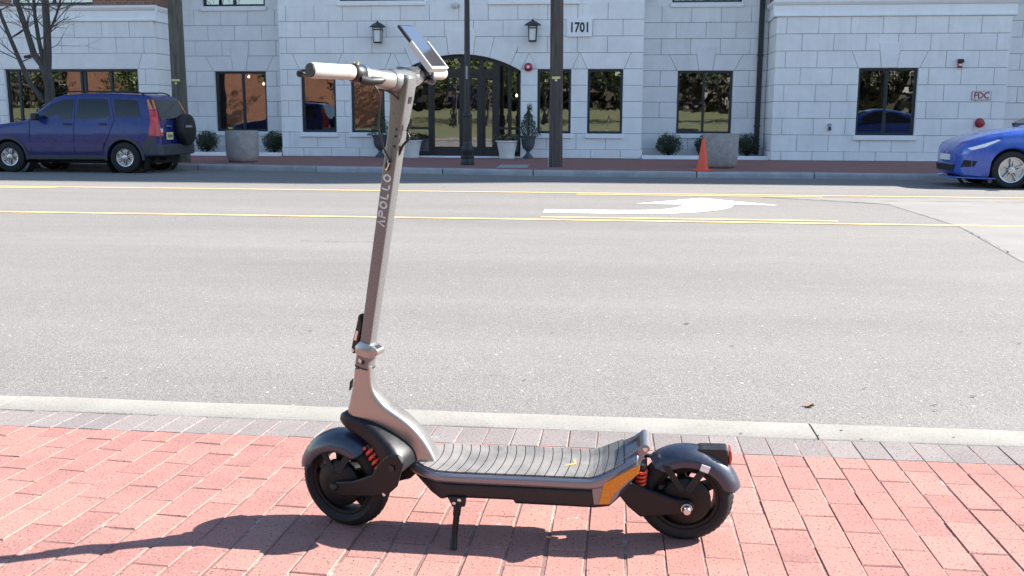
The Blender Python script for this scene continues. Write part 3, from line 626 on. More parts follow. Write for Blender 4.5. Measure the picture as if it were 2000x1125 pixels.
MB().span(-.06, .06, -.05, 0, -.14, .0).build('base', 'bell_red', t_, world=False, bevel=.01); MB().span(-.045, .045, -.085, -.045, -.09, -.03).build('flash_lens', 'strobe_white', t_, world=False, bevel=.01); MB().prism([(0, .0), (0, .1), (-.10, .09), (-.14, .03), (-.14, .0)], lambda y, z, q: (q, y, z), -.07, .07).build('hood', 'black_iron', t_, world=False, bevel=.01)
t_ = thing('hose_connection', (9.74, YW, 1.05), 'dark red round hose connection on the wall under the FDC sign', 'hydrant connection')
MB().lathe([(.13, 0), (.13, .02), (.10, .04)], (0, 0, 0), 20, AXY).build('flange', 'sign_red', t_, world=False, smooth=40)
MB().lathe([(.06, .03), (.06, .14), (.085, .145), (.085, .18), (.02, .19)], (0, 0, -.02), 16, AXY).build('cap', 'bell_red', t_, world=False, smooth=40)
t_ = thing('wall_outlet', (5.8, YW, .92), 'small grey outlet box low on the right wing wall', 'outlet'); MB().span(-.05, .05, -.05, 0, -.1, .1).build('box', 'steel_plate', t_, world=False, bevel=.015); MB().span(-.03, .03, -.06, -.045, -.07, .0).build('lid', 'black_iron', t_, world=False)
t_ = thing('security_camera', (-4.64, YC, 4.27), 'small white camera high on the wall above the arched entrance', 'camera'); MB().lathe([(.07, 0), (.09, .03), (.085, .09), (.05, .13), (.01, .14)], (0, 0, 0), 16, AXY).build('housing', 'white_plastic', t_, world=False, smooth=40); MB().span(-.13, .13, -.02, 0, -.03, .03).build('mount', 'white_plastic', t_, world=False)
t_ = thing('security_camera', (-17.3, YW, 2.86), 'small dark camera on the left wing wall above its long window', 'camera'); MB().tube([(.0, 0, 0), (0, -.14, .02)], .02, 8).build('mount', 'black_iron', t_, world=False); MB().tube([(-.1, -.17, -.01), (.1, -.2, .02)], .045, 12).build('housing', 'black_iron', t_, world=False)
t_ = thing('wall_notice', (-6.50, YC, 1.79), 'small dark notice plate on the wall left of the entrance', 'notice'); MB().span(-.09, .09, -.02, 0, -.13, .13).build('plate', 'sign_text', t_, world=False, bevel=.006); MB().span(-.06, .06, -.024, -.018, -.06, -.02).build('strip', 'sign_white', t_, world=False)
for i, (px_, py_, Y_, lb) in enumerate(((486, 150, 30.6, 'tiny lit bulb behind the top of the recessed window near the round planter'), (515, 164, 30.6, 'tiny lit bulb at the edge of the recessed window near the round planter'), (1009, 187, 29.2, 'tiny lit bulb behind the right-hand side light of the entrance'))):
    p = fp(px_, py_, Y_); t_ = thing('pendant_lamp', tuple(p), lb, 'lamp'); MB().lathe([(.005, -.04), (.035, -.02), (.04, .0), (.02, .04), (.01, .06)], (0, 0, 0), 10).build('bulb', 'bulb', t_, world=False, smooth=60); MB().tube([(0, 0, .05), (0, 0, 4.2-p[2])], .005, 5).build('cord', 'black_iron', t_, world=False)
# ------------------------------------------------------------------ street furniture on the far pavement
# lamp post
t_ = thing('lamp_post', (-3.61, 23.74, 0), 'slim black fluted lamp post in front of the arched entrance', 'lamp post')
MB().lathe([(.17, 0), (.17, .05), (.155, .07), (.15, .16), (.165, .18), (.165, .21), (.13, .25), (.145, .33), (.15, .42), (.12, .48), (.105, .52), (.105, .60)], n=20).build('base', 'black_iron', t_, world=False, smooth=35)
fl = MB(); rings = []
for h in (.6, 1.15, 1.16): rings.append([((.098+.007*(j % 2))*math.cos(2*PI*j/32), (.098+.007*(j % 2))*math.sin(2*PI*j/32), h) for j in range(32)])
fl.loft(rings); fl.lathe([(.11, 1.15), (.118, 1.18), (.11, 1.22), (.08, 1.26)], n=20); fl.build('pedestal', 'black_iron', t_, world=False)
sh = MB(); rings = []
for h, r_ in ((1.24, .072), (2.6, .064), (4.2, .055)): rings.append([((r_+.005*(j % 2))*math.cos(2*PI*j/24), (r_+.005*(j % 2))*math.sin(2*PI*j/24), h) for j in range(24)])
sh.loft(rings).build('shaft', 'black_iron', t_, world=False)
MB().lathe([(.075, 4.0), (.085, 4.05), (.085, 4.2), (.12, 4.24), (.05, 4.3), (.16, 4.4), (.19, 4.75), (.17, 4.78)], n=20).build('lantern_gallery', 'black_iron', t_, world=False, smooth=35)
MB().lathe([(.15, 4.4), (.2, 4.75), (.17, 5.0), (.06, 5.12), (.01, 5.15)], n=20).build('lamp_globe', 'sign_white', t_, world=False, smooth=60)
MB().span(.05, .11, -.05, .05, 4.13, 4.4).span(-.02, .02, -.085, -.06, 2.05, 2.35).build('outlet_box', 'steel_plate', t_, world=False)
def wood_pole(x, y, r0, mat, label, lean, tagz, sticker):
    t_ = thing('utility_pole', (x, y, 0), label, 'utility pole'); N = 22; rings = []
    rr = random.Random(int(x*10)); off = [rr.uniform(-.012, .012) for _ in range(N)]
    for h in [0, .15, .5, 1, 1.6, 2.2, 3, 4, 5.5, 7.5, 9.5]: rings.append([((r0*(1-.022*h)+off[j]+rr.uniform(-.004, .004))*math.cos(2*PI*j/N)+lean*h, (r0*(1-.022*h)+off[j])*math.sin(2*PI*j/N), h-.02) for j in range(N)])
    MB().loft(rings).build('shaft', mat, t_, world=False, smooth=60)
    MB().span(-1.1, 1.1, -r0-.06, -r0+.05, 8.7, 8.82).build('crossarm', mat, t_, world=False)
    for z, w_, h_, mt in tagz: MB().span(-w_/2+lean*z, w_/2+lean*z, -r0-.010, -r0+.02, z, z+h_).build('tag_plate', mt, t_, world=False)
    return t_
wp = wood_pole(-1.42, 23.1, .155, 'pole_wood', 'dark brown wooden utility pole right of the entrance, between lamp post and cone', -.002, [(2.02, .19, .05, 'tag_yellow'), (1.97, .05, .04, 'strobe_white')], None)
MB().tube([(-.165, -.03, 0), (-.165, -.03, .22)], .012, 6).build('guard_strip', 'white_plastic', wp, world=False)
lp = wood_pole(-10.95, 24.0, .185, 'pole_wood_grey', 'grey green weathered utility pole behind the parked blue car', -.001, [(2.0, .2, .05, 'tag_yellow'), (1.93, .04, .04, 'strobe_white'), (1.30, .3, .035, 'strobe_white'), (1.22, .3, .03, 'strobe_white')], None)
def planter(x, y, label):
    t_ = thing('concrete_planter', (x, y, 0), label, 'planter')
    prof = [(.27, 0), (.33, .015), (.37, .06), (.40, .16), (.41, .3), (.415, .76), (.405, .79), (.35, .79), (.34, .77), (.33, .70)]
    o = MB().lathe(prof, n=40).build('tub', 'planter_concrete', t_, world=False, smooth=40)
    MB().lathe([(.335, .69), (.2, .72), (.02, .73)], n=24).build('soil', 'soil', t_, world=False); return t_
planter(-9.5, 24.3, 'round exposed aggregate concrete planter on brick pavement near the parked blue car'); planter(2.4, 23.4, 'round exposed aggregate concrete planter standing behind the orange traffic cone')
t_ = thing('traffic_cone', (1.87, 21.78, .002), 'plain orange traffic cone on the far kerb in front of a concrete planter', 'cone', rz=.1)
MB().span(-.19, .19, -.19, .19, 0, .03).build('base', 'cone_orange', t_, world=False, bevel=.012); MB().lathe([(.145, .028), (.135, .05), (.128, .07), (.03, .70), (.026, .71), (.018, .70)], n=28).build('cone_body', 'cone_orange', t_, world=False, smooth=40)
def leaves(b, fn, n, size, seed=1):
    r_ = random.Random(seed)
    for _ in range(n):
        p, nr = fn(r_); p = Vector(p); nr = (Vector(nr).normalized()+Vector((r_.gauss(0, .55), r_.gauss(0, .55), r_.gauss(0, .55)))).normalized()
        u = nr.orthogonal().normalized(); u.rotate(Matrix.Rotation(r_.uniform(0, 2*PI), 3, nr)); v = nr.cross(u); s_ = size*r_.uniform(.6, 1.3)
        b.raw([p-u*s_, p-v*s_*.45, p+u*s_, p+v*s_*.45], [(0, 1, 2, 3)])
def ellipsoid(c, rx, ry, rz, lump=.1, seed=3):
    rr = random.Random(seed); ph = [rr.uniform(0, 6.28) for _ in range(6)]
    def fn(r_):
        z = r_.uniform(-1, 1); a_ = r_.uniform(0, 2*PI); q = math.sqrt(1-z*z); n_ = (q*math.cos(a_), q*math.sin(a_), z)
        k = (r_.random()**.35)*(1+lump*math.sin(3*a_+ph[0])+lump*math.sin(5*z+ph[1]+2*a_)+lump*.7*math.sin(7*a_+ph[2]-4*z))
        return (c[0]+n_[0]*rx*k, c[1]+n_[1]*ry*k, max(c[2]-rz*.98, c[2]+n_[2]*rz*k)), n_
    return fn
def shrub(x, y, r_, h, label, seed):
    t_ = thing('boxwood_shrub', (x, y, .05), label, 'shrub'); b = MB(); leaves(b, ellipsoid((0, 0, h/2+.02), r_, r_*.9, h/2, .07, seed), 3200, .026, seed)
    b.build('foliage', 'leaf_box', t_, world=False); st = MB(); rr = random.Random(seed)
    for k in range(7): a_ = rr.uniform(0, 6.28); st.tube([(0, 0, 0), (math.cos(a_)*r_*.3, math.sin(a_)*r_*.3, h*.35), (math.cos(a_)*r_*.7, math.sin(a_)*r_*.7, h*.75)], [.015, .01, .004], 5)
    st.build('stems', 'bark', t_, world=False)
def sx(px_, Y): return px(px_, Y, 280)
YB = 28.85
shrub(sx(404, YB), YB, .36, .66, 'round boxwood shrub at the bed end behind the blue car spare wheel', 1); shrub(sx(536, YB), YB, .38, .66, 'round boxwood shrub between left planter and projecting stone bay', 2)
shrub(sx(1306, YB), YB, .39, .66, 'round boxwood shrub under the right recessed window beside the projecting bay', 3); shrub(sx(1378, YB+.1), YB+.1, .33, .62, 'boxwood shrub mostly hidden behind the right planter', 4); shrub(sx(1458, YB), YB, .39, .66, 'round boxwood shrub beside the dark downspout', 5)
def white_pot(x, y, label, seed):
    t_ = thing('flower_pot', (x, y, 0), label, 'flower pot', 'white pots flanking the entrance')
    MB().lathe([(.20, 0), (.215, .01), (.225, .15), (.228, .16), (.29, .46), (.325, .47), (.325, .50), (.295, .505), (.28, .46)], n=32).build('pot', 'pot_white', t_, world=False, smooth=35); MB().lathe([(.28, .45), (.02, .48)], n=20).build('soil', 'soil', t_, world=False)
    b = MB(); leaves(b, ellipsoid((0, 0, .55), .36, .3, .13, .3, seed), 420, .04, seed); b.build('foliage', 'leaf_pot', t_, world=False); b = MB(); leaves(b, ellipsoid((.02, -.05, .58), .2, .2, .1, .3, seed+1), 60, .03, seed); b.build('flowers', 'petal', t_, world=False)
YP = 27.75
white_pot(sx(990, YP), YP, 'white tapered flower pot with straggly plants right of the entrance door', 11); white_pot(sx(803, YP), YP, 'white tapered flower pot half hidden behind the scooter stem', 12)
def urn(x, y, label, seed):
    t_ = thing('topiary_urn', (x, y, 0), label, 'topiary', 'topiary urns flanking the entrance')
    MB().lathe([(.15, 0), (.15, .05), (.11, .08), (.06, .14), (.055, .20), (.09, .24), (.15, .30), (.19, .42), (.20, .56), (.24, .61), (.24, .64), (.20, .63)], n=24).build('urn', 'urn_grey', t_, world=False, smooth=40)
    b = MB(); rr = random.Random(seed)
    def fn(r_):
        h = r_.random(); a_ = r_.uniform(0, 2*PI); prof = .33*(1-h)**.75*(1+.16*math.sin(h*26))+.02
        k = r_.random()**.35*prof; return (k*math.cos(a_), k*math.sin(a_), .62+h*.72), (math.cos(a_), math.sin(a_), .5)
    leaves(b, fn, 1500, .028, seed); leaves(b, ellipsoid((.03, 0, 1.42), .085, .085, .13, .1, seed), 180, .024, seed); b.build('foliage', 'leaf_topiary', t_, world=False)
    MB().tube([(0, 0, .6), (.0, 0, 1.0), (.02, 0, 1.4)], [.03, .025, .015], 8).build('stem', 'bark', t_, world=False)
    MB().tube([(.3, 0, .72), (.24, -.05, .74), (0, -.05, .7)], .01, 6).build('side_twig', 'bark', t_, world=False)
urn(sx(1031, YP), YP+.1, 'dark urn with clipped conical topiary right of the entrance', 21); urn(sx(741, YP), YP+.1, 'dark urn with clipped conical topiary left of the entrance, behind the scooter cables', 22)
# bare street tree behind the parked car
def grow(b, p, d, L, r_, depth, rr, maxd, b0=None):
    n = 4; pts = [p]; q = Vector(p); dd = Vector(d).normalized()
    for i in range(n):
        dd = (dd+Vector((rr.gauss(0, .06), rr.gauss(0, .06), rr.gauss(0, .04)+.02))).normalized(); q = q+dd*L/n; pts.append(q.copy())
    b.tube(pts, [r_*(1-.4*i/n) for i in range(n+1)], 9 if r_ > .04 else 5, cap=True)
    if depth >= maxd: return
    k = 3 if depth < 3 else 2
    for i in range(k):
        j = rr.choice([2, 3, 4]); ax_ = dd.orthogonal().normalized(); ax_.rotate(Matrix.Rotation(rr.uniform(0, 2*PI), 3, dd)); nd = dd.copy(); nd.rotate(Matrix.Rotation(rr.uniform(.35, .8), 3, ax_))
        grow(b, pts[j], nd, L*rr.uniform(.55, .75), r_*(.42 if i else .5), depth+1, rr, maxd)
TX, TY = float(fp(97, 190, 24.0)[0]), 24.0
t_ = thing('bare_tree', (TX, TY, 0), 'leafless multi-stemmed street tree in front of the left wing', 'tree')
def T(px_, py_): p = fp(px_, py_, TY); return Vector((p[0]-TX, 0, p[2]))
trunk = MB(); trunk.tube([(0, 0, -.02), (0, 0, .25), T(98, 210), T(97, 170), T(92, 145), T(84, 128)], [.17, .14, .125, .12, .12, .11], 14)
trunk.tube([T(92, 150), T(93, 110), T(92, 60), T(88, 0), T(90, -60), T(84, -160)], [.10, .10, .09, .085, .07, .05], 12)
trunk.tube([T(86, 132), T(66, 105), T(52, 60), T(32, 0), T(14, -60), T(-20, -160)], [.085, .08, .072, .062, .05, .035], 10)
trunk.tube([T(86, 125), T(76, 80), T(68, 30), T(66, 0), T(70, -90)], [.06, .052, .045, .04, .025], 8)
trunk.tube([T(88, 200), T(60, 165), T(44, 130), T(20, 75), T(-2, 20), T(-20, -40)], [.07, .062, .058, .05, .045, .03], 8)
trunk.tube([T(97, 62), T(110, 30), T(118, 0), T(126, -50)], [.035, .03, .026, .02], 7)
trunk.build('trunk', 'bark', t_, world=False, smooth=60)
tw = MB(); rr = random.Random(5)
for (x0, y0) in ((92, 60), (52, 60), (20, 75), (66, 20), (32, 0), (88, 0), (70, -60), (0, 20), (84, -120), (112, 20), (44, 120), (75, 80), (-15, -130), (90, -60), (124, -45)):
    for k in range(3):
        a_ = rr.uniform(0, 2*PI); grow(tw, T(x0, y0), Vector((math.cos(a_)*.8, math.sin(a_)*.5, rr.uniform(.1, .9))), rr.uniform(.5, 1.1), .016, 3, rr, 5)
tw.build('twigs', 'bark', t_, world=False)
# ------------------------------------------------------------------ cars
def interp(tab, x):
    if x <= tab[0][0]: return tab[0][1]
    for (a0, b0), (a1, b1) in zip(tab, tab[1:]):
        if x <= a1: return b0+(b1-b0)*(x-a0)/(a1-a0) if a1 > a0 else b1
    return tab[-1][1]
class Car:
    """x from the nose backwards, y across (the near side is -y), z up from the road"""
    def __init__(s, top, bot, wid, belt, roof, tumble, rnd_r, stations):
        s.top, s.bot, s.wid, s.belt, s.roof, s.tum, s.r = top, bot, wid, belt, roof, tumble, rnd_r; s.st = stations
    def hw(s, x, z):
        w = interp(s.wid, x); b = interp(s.belt, x); mid = .62
        base = w*(1-.05*((min(z, b)-mid)/.45)**2)
        if z > b: base -= s.tum*(z-b)/(s.roof-b)*(.5+.5*min(1, (z-b)/(s.roof-b)))*w+.02
        return base
    def side(s, x, z, off=0.):
        zt = interp(s.top, x); r_ = min(s.r, (zt-interp(s.bot, x))*.4); w = s.hw(x, min(z, zt-r_))
        if z > zt-r_: q = min(1, (z-(zt-r_))/r_); w = w-r_*1.3*(1-math.sqrt(max(0, 1-q*q)))
        return w+off
    def ring(s, x):
        zt, zb = interp(s.top, x), interp(s.bot, x); r_ = min(s.r, (zt-zb)*.4); L = []
        lo = zt-r_; zs = [zb, zb+.03]+[zb+.03+(lo-zb-.03)*k/9 for k in range(1, 10)]+[lo+r_*q for q in (.4, .7, .9, 1.)]
        for i, z in enumerate(zs): L.append((s.side(x, z)-(.05 if i == 0 else 0), z))
        e_ = L[-1][0]; L += [(e_*.66, zt+.014*min(1, e_)), (e_*.33, zt+.02*min(1, e_)), (0, zt+.022)]
        return [(x, -y, z) for y, z in L]+[(x, y, z) for y, z in reversed(L[:-1])]
    def body(s, name, mat, parent, arches):
        base = list(s.bot); st_ = set(s.st); tab = []
        for k in range(0, 481):
            x = s.st[-1]*k/480; z = interp(base, x); inside = False
            for ax_, az, ar in arches:
                if abs(x-ax_) < ar: z = max(z, az+math.sqrt(ar*ar-(x-ax_)**2)); inside = True
            tab.append((x, z))
        for ax_, az, ar in arches: st_ |= {ax_+ar*math.cos(PI*q/22)*1.0005 for q in range(23)}
        keep = s.bot; s.bot = tab; xs = sorted(st_); xs = [x for i_, x in enumerate(xs) if i_ == 0 or x-xs[i_-1] > .004]
        o = MB().loft([s.ring(x) for x in xs]).build(name, mat, parent, world=False, smooth=30); s.bot = keep
        return o
    def panel(s, name, poly, mat, parent, off=.006, sg=-1, n=8, thick=.0):
        """an outlined panel that follows the flank: poly in (x, z)"""
        me = bmesh.new(); vs = [me.verts.new((x, 0, z)) for x, z in poly]; f = me.faces.new(vs)
        for q in range(n):
            xs = [p[0] for p in poly]; x = min(xs)+(max(xs)-min(xs))*(q+1)/(n+1); bmesh.ops.bisect_plane(me, geom=me.verts[:]+me.edges[:]+me.faces[:], plane_co=(x, 0, 0), plane_no=(1, 0, 0))
            zs = [p[1] for p in poly]; z = min(zs)+(max(zs)-min(zs))*(q+1)/(n+1); bmesh.ops.bisect_plane(me, geom=me.verts[:]+me.edges[:]+me.faces[:], plane_co=(0, 0, z), plane_no=(0, 0, 1))
        for v in me.verts: v.co.y = sg*s.side(v.co.x, v.co.z, off)
        m_ = bpy.data.meshes.new(name); me.to_mesh(m_); me.free(); m_.materials.append(M(mat))
        for p in m_.polygons: p.use_smooth = True
        o = bpy.data.objects.new(name, m_); C.objects.link(o); o.parent = parent; return o
    def seam(s, pts, parent, w=.006, mat='black_matte', name='door_seam', sg=-1):
        b = MB()
        for (x0, z0), (x1, z1) in zip(pts, pts[1:]):
            n = max(1, int(math.hypot(x1-x0, z1-z0)/.08)); d_ = Vector((x1-x0, z1-z0)).normalized(); nn = Vector((-d_.y, d_.x))*w
            for i in range(n):
                a_, c_ = i/n, (i+1)/n; P = [(x0+(x1-x0)*a_, z0+(z1-z0)*a_), (x0+(x1-x0)*c_, z0+(z1-z0)*c_)]
                q = [(P[0][0]+nn.x, P[0][1]+nn.y), (P[1][0]+nn.x, P[1][1]+nn.y), (P[1][0]-nn.x, P[1][1]-nn.y), (P[0][0]-nn.x, P[0][1]-nn.y)]
                b.raw([(x, sg*s.side(x, z, .004), z) for x, z in q], [(0, 1, 2, 3)])
        return b.build(name, mat, parent, world=False)
def car_wheel(parent, x, y, r_, sg, spokes=6, rim_r=.205, w=.21, mat='alloy', dbl=True):
    AX = (Vector((1, 0, 0)), Vector((0, 0, 1)), Vector((0, sg, 0)))
    b = MB(); b.lathe([(rim_r, -.09), (rim_r, .07), (rim_r-.012, .09), (rim_r-.03, .085), (rim_r-.03, .03), (.03, .02)], (x, y, r_), 36, AX)
    for k in range(spokes):
        for dd in ((-.10, .10) if dbl else (0,)):
            a_ = 2*PI*k/spokes+.3; c1 = a_+dd*.9; c0 = a_+dd*.5; ww = .017 if dbl else .03
            p0 = Vector((math.cos(c0)*.04, math.sin(c0)*.04)); p1 = Vector((math.cos(c1)*(rim_r-.02), math.sin(c1)*(rim_r-.02))); n_ = Vector((-(p1-p0).y, (p1-p0).x)).normalized()*ww
            q = [p0+n_, p1+n_, p1-n_, p0-n_]; b.prism([(v.x, v.y) for v in q], lambda u, v, t_: (x+u, y+sg*t_, r_+v), .05, .085)
    b.lathe([(.06, .05), (.06, .09), (.02, .1)], (x, y, r_), 18, AX)
    wh = b.build('wheel', mat, parent, world=False, smooth=30)
    MB().lathe([(rim_r-.03, .022), (.02, .021)], (x, y, r_), 30, AX).build('brake_disc', 'black_matte', wh, world=False)
    MB().lathe([(rim_r, -.10), (r_-.04, -.105), (r_-.008, -.085), (r_, -.05), (r_, .05), (r_-.008, .085), (r_-.04, .105), (rim_r, .095)], (x, y, r_), 44, AX, cap=False).build('tyre', 'tyre_rubber', wh, world=False, smooth=40)
    return wh
def liner(parent, x, r_, y): 
    for sg in (-1, 1): MB().lathe([(r_+.06, y-.30), (r_+.06, y-.02)], (x, 0, .33), 30, (Vector((1, 0, 0)), Vector((0, 0, 1)), Vector((0, sg, 0))), cap=False).build('arch_liner', 'black_matte', parent, world=False)
# --- parked blue SUV (nose to the left)
suv_x, suv_y = -10.98-3.55*1.037, 21.97
suv = thing('parked_suv', (suv_x, suv_y, RZ), 'dark blue compact SUV with spare wheel on its tailgate parked at the far kerb', 'car'); suv.scale = (1.037, 1.037, 1.037)
st = [0, .03, .1, .22, .4, .7, 1.0, 1.25, 1.4, 1.55, 1.75, 1.95, 2.1, 2.4, 2.8, 3.2, 3.6, 3.95, 4.1, 4.16, 4.2, 4.25, 4.31, 4.35, 4.37]
K = Car([(0, .74), (.1, .92), (.3, .99), (.8, 1.06), (1.25, 1.12), (1.32, 1.15), (1.95, 1.63), (2.15, 1.69), (3.0, 1.72), (4.0, 1.68), (4.1, 1.64), (4.31, 1.12), (4.35, .98), (4.37, .70)],
        [(0, .36), (.2, .27), (1.0, .26), (3.0, .28), (4.0, .34), (4.37, .40)], [(0, .70), (.06, .78), (.22, .85), (.6, .885), (3.9, .885), (4.2, .86), (4.31, .83), (4.37, .79)],
        [(0, 1.1), (1.2, 1.13), (4.4, 1.13)], 1.72, .17, .10, st)
K.body('body', 'suv_blue', suv, [(.90, .33, .395), (3.55, .33, .395)]); liner(suv, .90, .39, .86); liner(suv, 3.55, .39, .86)
for x in (.90, 3.55):
    for sg in (-1, 1): car_wheel(suv, x, sg*.775, .335, sg, 6)
MB().span(.3, 4.1, -.58, .58, .2, .80).span(3.4, 3.7, -.7, .7, .28, .38).build('underbody', 'black_matte', suv, world=False); MB().tube([(3.9, -.35, .3), (4.28, -.35, .3)], .035, 10).build('exhaust', 'black_iron', suv, world=False)
MB().lathe([(.0, -.28), (.13, -.27), (.15, -.1), (.15, .1), (.13, .27), (.0, .28)], (3.95, .25, .34), 16, (Vector((1, 0, 0)), Vector((0, 0, 1)), Vector((0, 1, 0)))).build('silencer', 'black_iron', suv, world=False)
for nm, poly in (('front_window', [(1.60, 1.16), (2.36, 1.16), (2.40, 1.585), (2.14, 1.575), (2.02, 1.53)]), ('rear_door_window', [(2.47, 1.16), (3.26, 1.17), (3.16, 1.56), (3.08, 1.595), (2.49, 1.59)]), ('quarter_window', [(3.36, 1.18), (3.92, 1.21), (3.86, 1.53), (3.78, 1.57), (3.30, 1.59)]), ('window_corner', [(1.42, 1.16), (1.56, 1.16), (1.92, 1.46), (1.98, 1.53)])):
    for sg in (-1, 1): K.panel(nm, poly, 'car_glass', suv, .004, sg)
for sg in (-1, 1):
    K.seam([(1.42, .42), (1.40, 1.13)], suv, sg=sg); K.seam([(2.42, .42), (2.43, 1.62)], suv, sg=sg); K.seam([(2.43, .42), (3.05, .46), (3.20, .78), (3.34, 1.13), (3.22, 1.62)], suv, sg=sg); K.seam([(1.4, .42), (3.05, .42)], suv, sg=sg)
    K.panel('side_moulding', [(1.35, .55), (3.08, .55), (3.12, .66), (1.33, .66)], 'suv_blue', suv, .018, sg, 4); K.panel('rocker_panel', [(1.32, .29), (3.12, .30), (3.10, .385), (1.32, .385)], 'cladding', suv, .012, sg, 4)
    for ax_ in (.90, 3.55):
        b = MB(); N = 20
        for i in range(N):
            a0, a1 = PI*(-.06+1.12*i/N), PI*(-.06+1.12*(i+1)/N); P = [(ax_+math.cos(q)*rr_, .33+math.sin(q)*rr_) for q, rr_ in ((a0, .392), (a1, .392), (a1, .455), (a0, .455))]
            b.raw([(x, sg*K.side(x, max(z, .28), .014), max(z, .28)) for x, z in P], [(0, 1, 2, 3)])
        b.build('wheel_arch_trim', 'cladding', suv, world=False)
    for hx in (2.28, 3.10): K.panel('door_handle', [(hx-.10, 1.04), (hx+.08, 1.04), (hx+.08, 1.075), (hx-.10, 1.075)], 'black_plastic', suv, .03, sg, 2)
    MB().box((1.62, sg*.97, 1.20), (.12, .2, .15)).build('wing_mirror', 'black_plastic', suv, world=False, bevel=.035, seg=3)
    K.panel('indicator_marker', [(.5, .86), (.58, .86), (.58, .90), (.5, .90)], 'lens_orange', suv, .006, sg, 1)
    # tail lamps: tall, from the roof edge to the tailgate waist
    lamp = K.panel('tail_lamp', [(4.12, .80), (4.245, .80), (4.262, 1.02), (4.245, 1.24), (4.195, 1.36), (4.11, 1.36), (4.15, 1.1)], 'lens_red', suv, .012, sg, 6); K.panel('indicator_lens', [(4.11, 1.365), (4.192, 1.365), (4.155, 1.45), (4.09, 1.58), (4.05, 1.58), (4.08, 1.45)], 'lens_orange', suv, .012, sg, 4)
    rear = MB().prism([(sg*.84, .80), (sg*.70, .80), (sg*.68, 1.05), (sg*.655, 1.36), (sg*.72, 1.36), (sg*.8, 1.2)], lambda y, z, t_: (interp([(.7, 4.372), (.98, 4.352), (1.12, 4.315), (1.64, 4.105)], z)+t_, y, z), -.12, .014).build('tail_lamp_rear', 'lens_red', lamp, world=False)
    MB().prism([(sg*.72, 1.37), (sg*.652, 1.37), (sg*.60, 1.57), (sg*.65, 1.57)], lambda y, z, t_: (interp([(.98, 4.352), (1.12, 4.315), (1.64, 4.105)], z)+t_, y, z), -.08, .014).build('indicator_rear', 'lens_orange', lamp, world=False)
    MB().prism([(sg*.78, .88), (sg*.72, .88), (sg*.72, .96), (sg*.78, .96)], lambda y, z, t_: (4.365+t_, y, z), -.02, .012).build('reversing_lens', 'strobe_white', lamp, world=False)
rx = lambda z: interp([(.40, 4.385), (.7, 4.372), (.98, 4.352), (1.12, 4.315), (1.64, 4.105)], z)
MB().prism([(-.65, 1.14), (.65, 1.14), (.57, 1.58), (-.57, 1.58)], lambda y, z, t_: (rx(z)+t_, y, z), -.02, .008).build('rear_window', 'car_glass', suv, world=False)
MB().tube([(rx(1.16)+.02, -.35, 1.16), (rx(1.2)+.02, .12, 1.19)], .010, 6).build('rear_wiper', 'black_plastic', suv, world=False)
bmp = MB().prism([(4.12, .885), (4.30, .87), (4.40, .80), (4.44, .55), (4.44, -.55), (4.40, -.80), (4.30, -.87), (4.12, -.885)], lambda x, y, z: (x, y, z), .38, .62).build('rear_bumper', 'cladding', suv, world=False, bevel=.03, seg=3)
for sg in (-1, 1): K.panel('bumper_corner', [(3.96, .42), (4.28, .40), (4.28, .78), (4.08, .78), (3.99, .62)], 'cladding', suv, .012, sg, 4)
AXX = (Vector((0, 1, 0)), Vector((0, 0, 1)), Vector((1, 0, 0)))
sw = MB().lathe([(.24, 0), (.33, .02), (.352, .06), (.352, .18), (.335, .22), (.30, .235), (.05, .24)], (4.345, .22, .93), 40, AXX).build('spare_wheel', 'black_plastic', suv, world=False, smooth=35)
MB().span(4.582, 4.59, -.02, .30, .98, 1.03).build('cover_strip', 'steel_plate', sw, world=False)
pl = MB().box((4.385, -.42, .80), (.012, .31, .16)).build('number_plate', 'plate_yellow', suv, world=False); text_mesh('plate_marks', 'ıılıılı', .10, 'sign_text', (4.393, -.42, .795), (0, 1, 0), (0, 0, 1), pl, .001, .0, world=False) if False else None
for i in range(6): MB().box((4.392, -.52+.04*i, .80), (.004, .022, .065)).build('plate_mark', 'cladding', pl, world=False)
MB().span(4.36, 4.378, -.52, -.30, 1.0, 1.03).build('model_badge', 'alloy', suv, world=False)
for sg in (-1, 1): MB().tube([(2.1, sg*.62, 1.70), (2.2, sg*.62, 1.745), (3.8, sg*.62, 1.745), (3.95, sg*.62, 1.69)], .016, 8).build('roof_rail', 'black_plastic', suv, world=False)
MB().prism([(-.70, 1.17), (.70, 1.17), (.60, 1.60), (-.60, 1.60)], lambda y, z, t_: (interp([(1.15, 1.32), (1.63, 1.95)], z)-t_, y, z+.02), -.01, .008).build('windscreen', 'car_glass', suv, world=False)
for sg in (-1, 1): MB().prism([(sg*.5, .68), (sg*.76, .70), (sg*.80, .86), (sg*.52, .82)], lambda y, z, t_: (.04+abs(y)*.06+t_, y, z), -.02, .1).build('headlamp', 'strobe_white', suv, world=False)
MB().span(-.03, .08, -.72, .72, .38, .60).build('front_bumper', 'cladding', suv, world=False, bevel=.03)
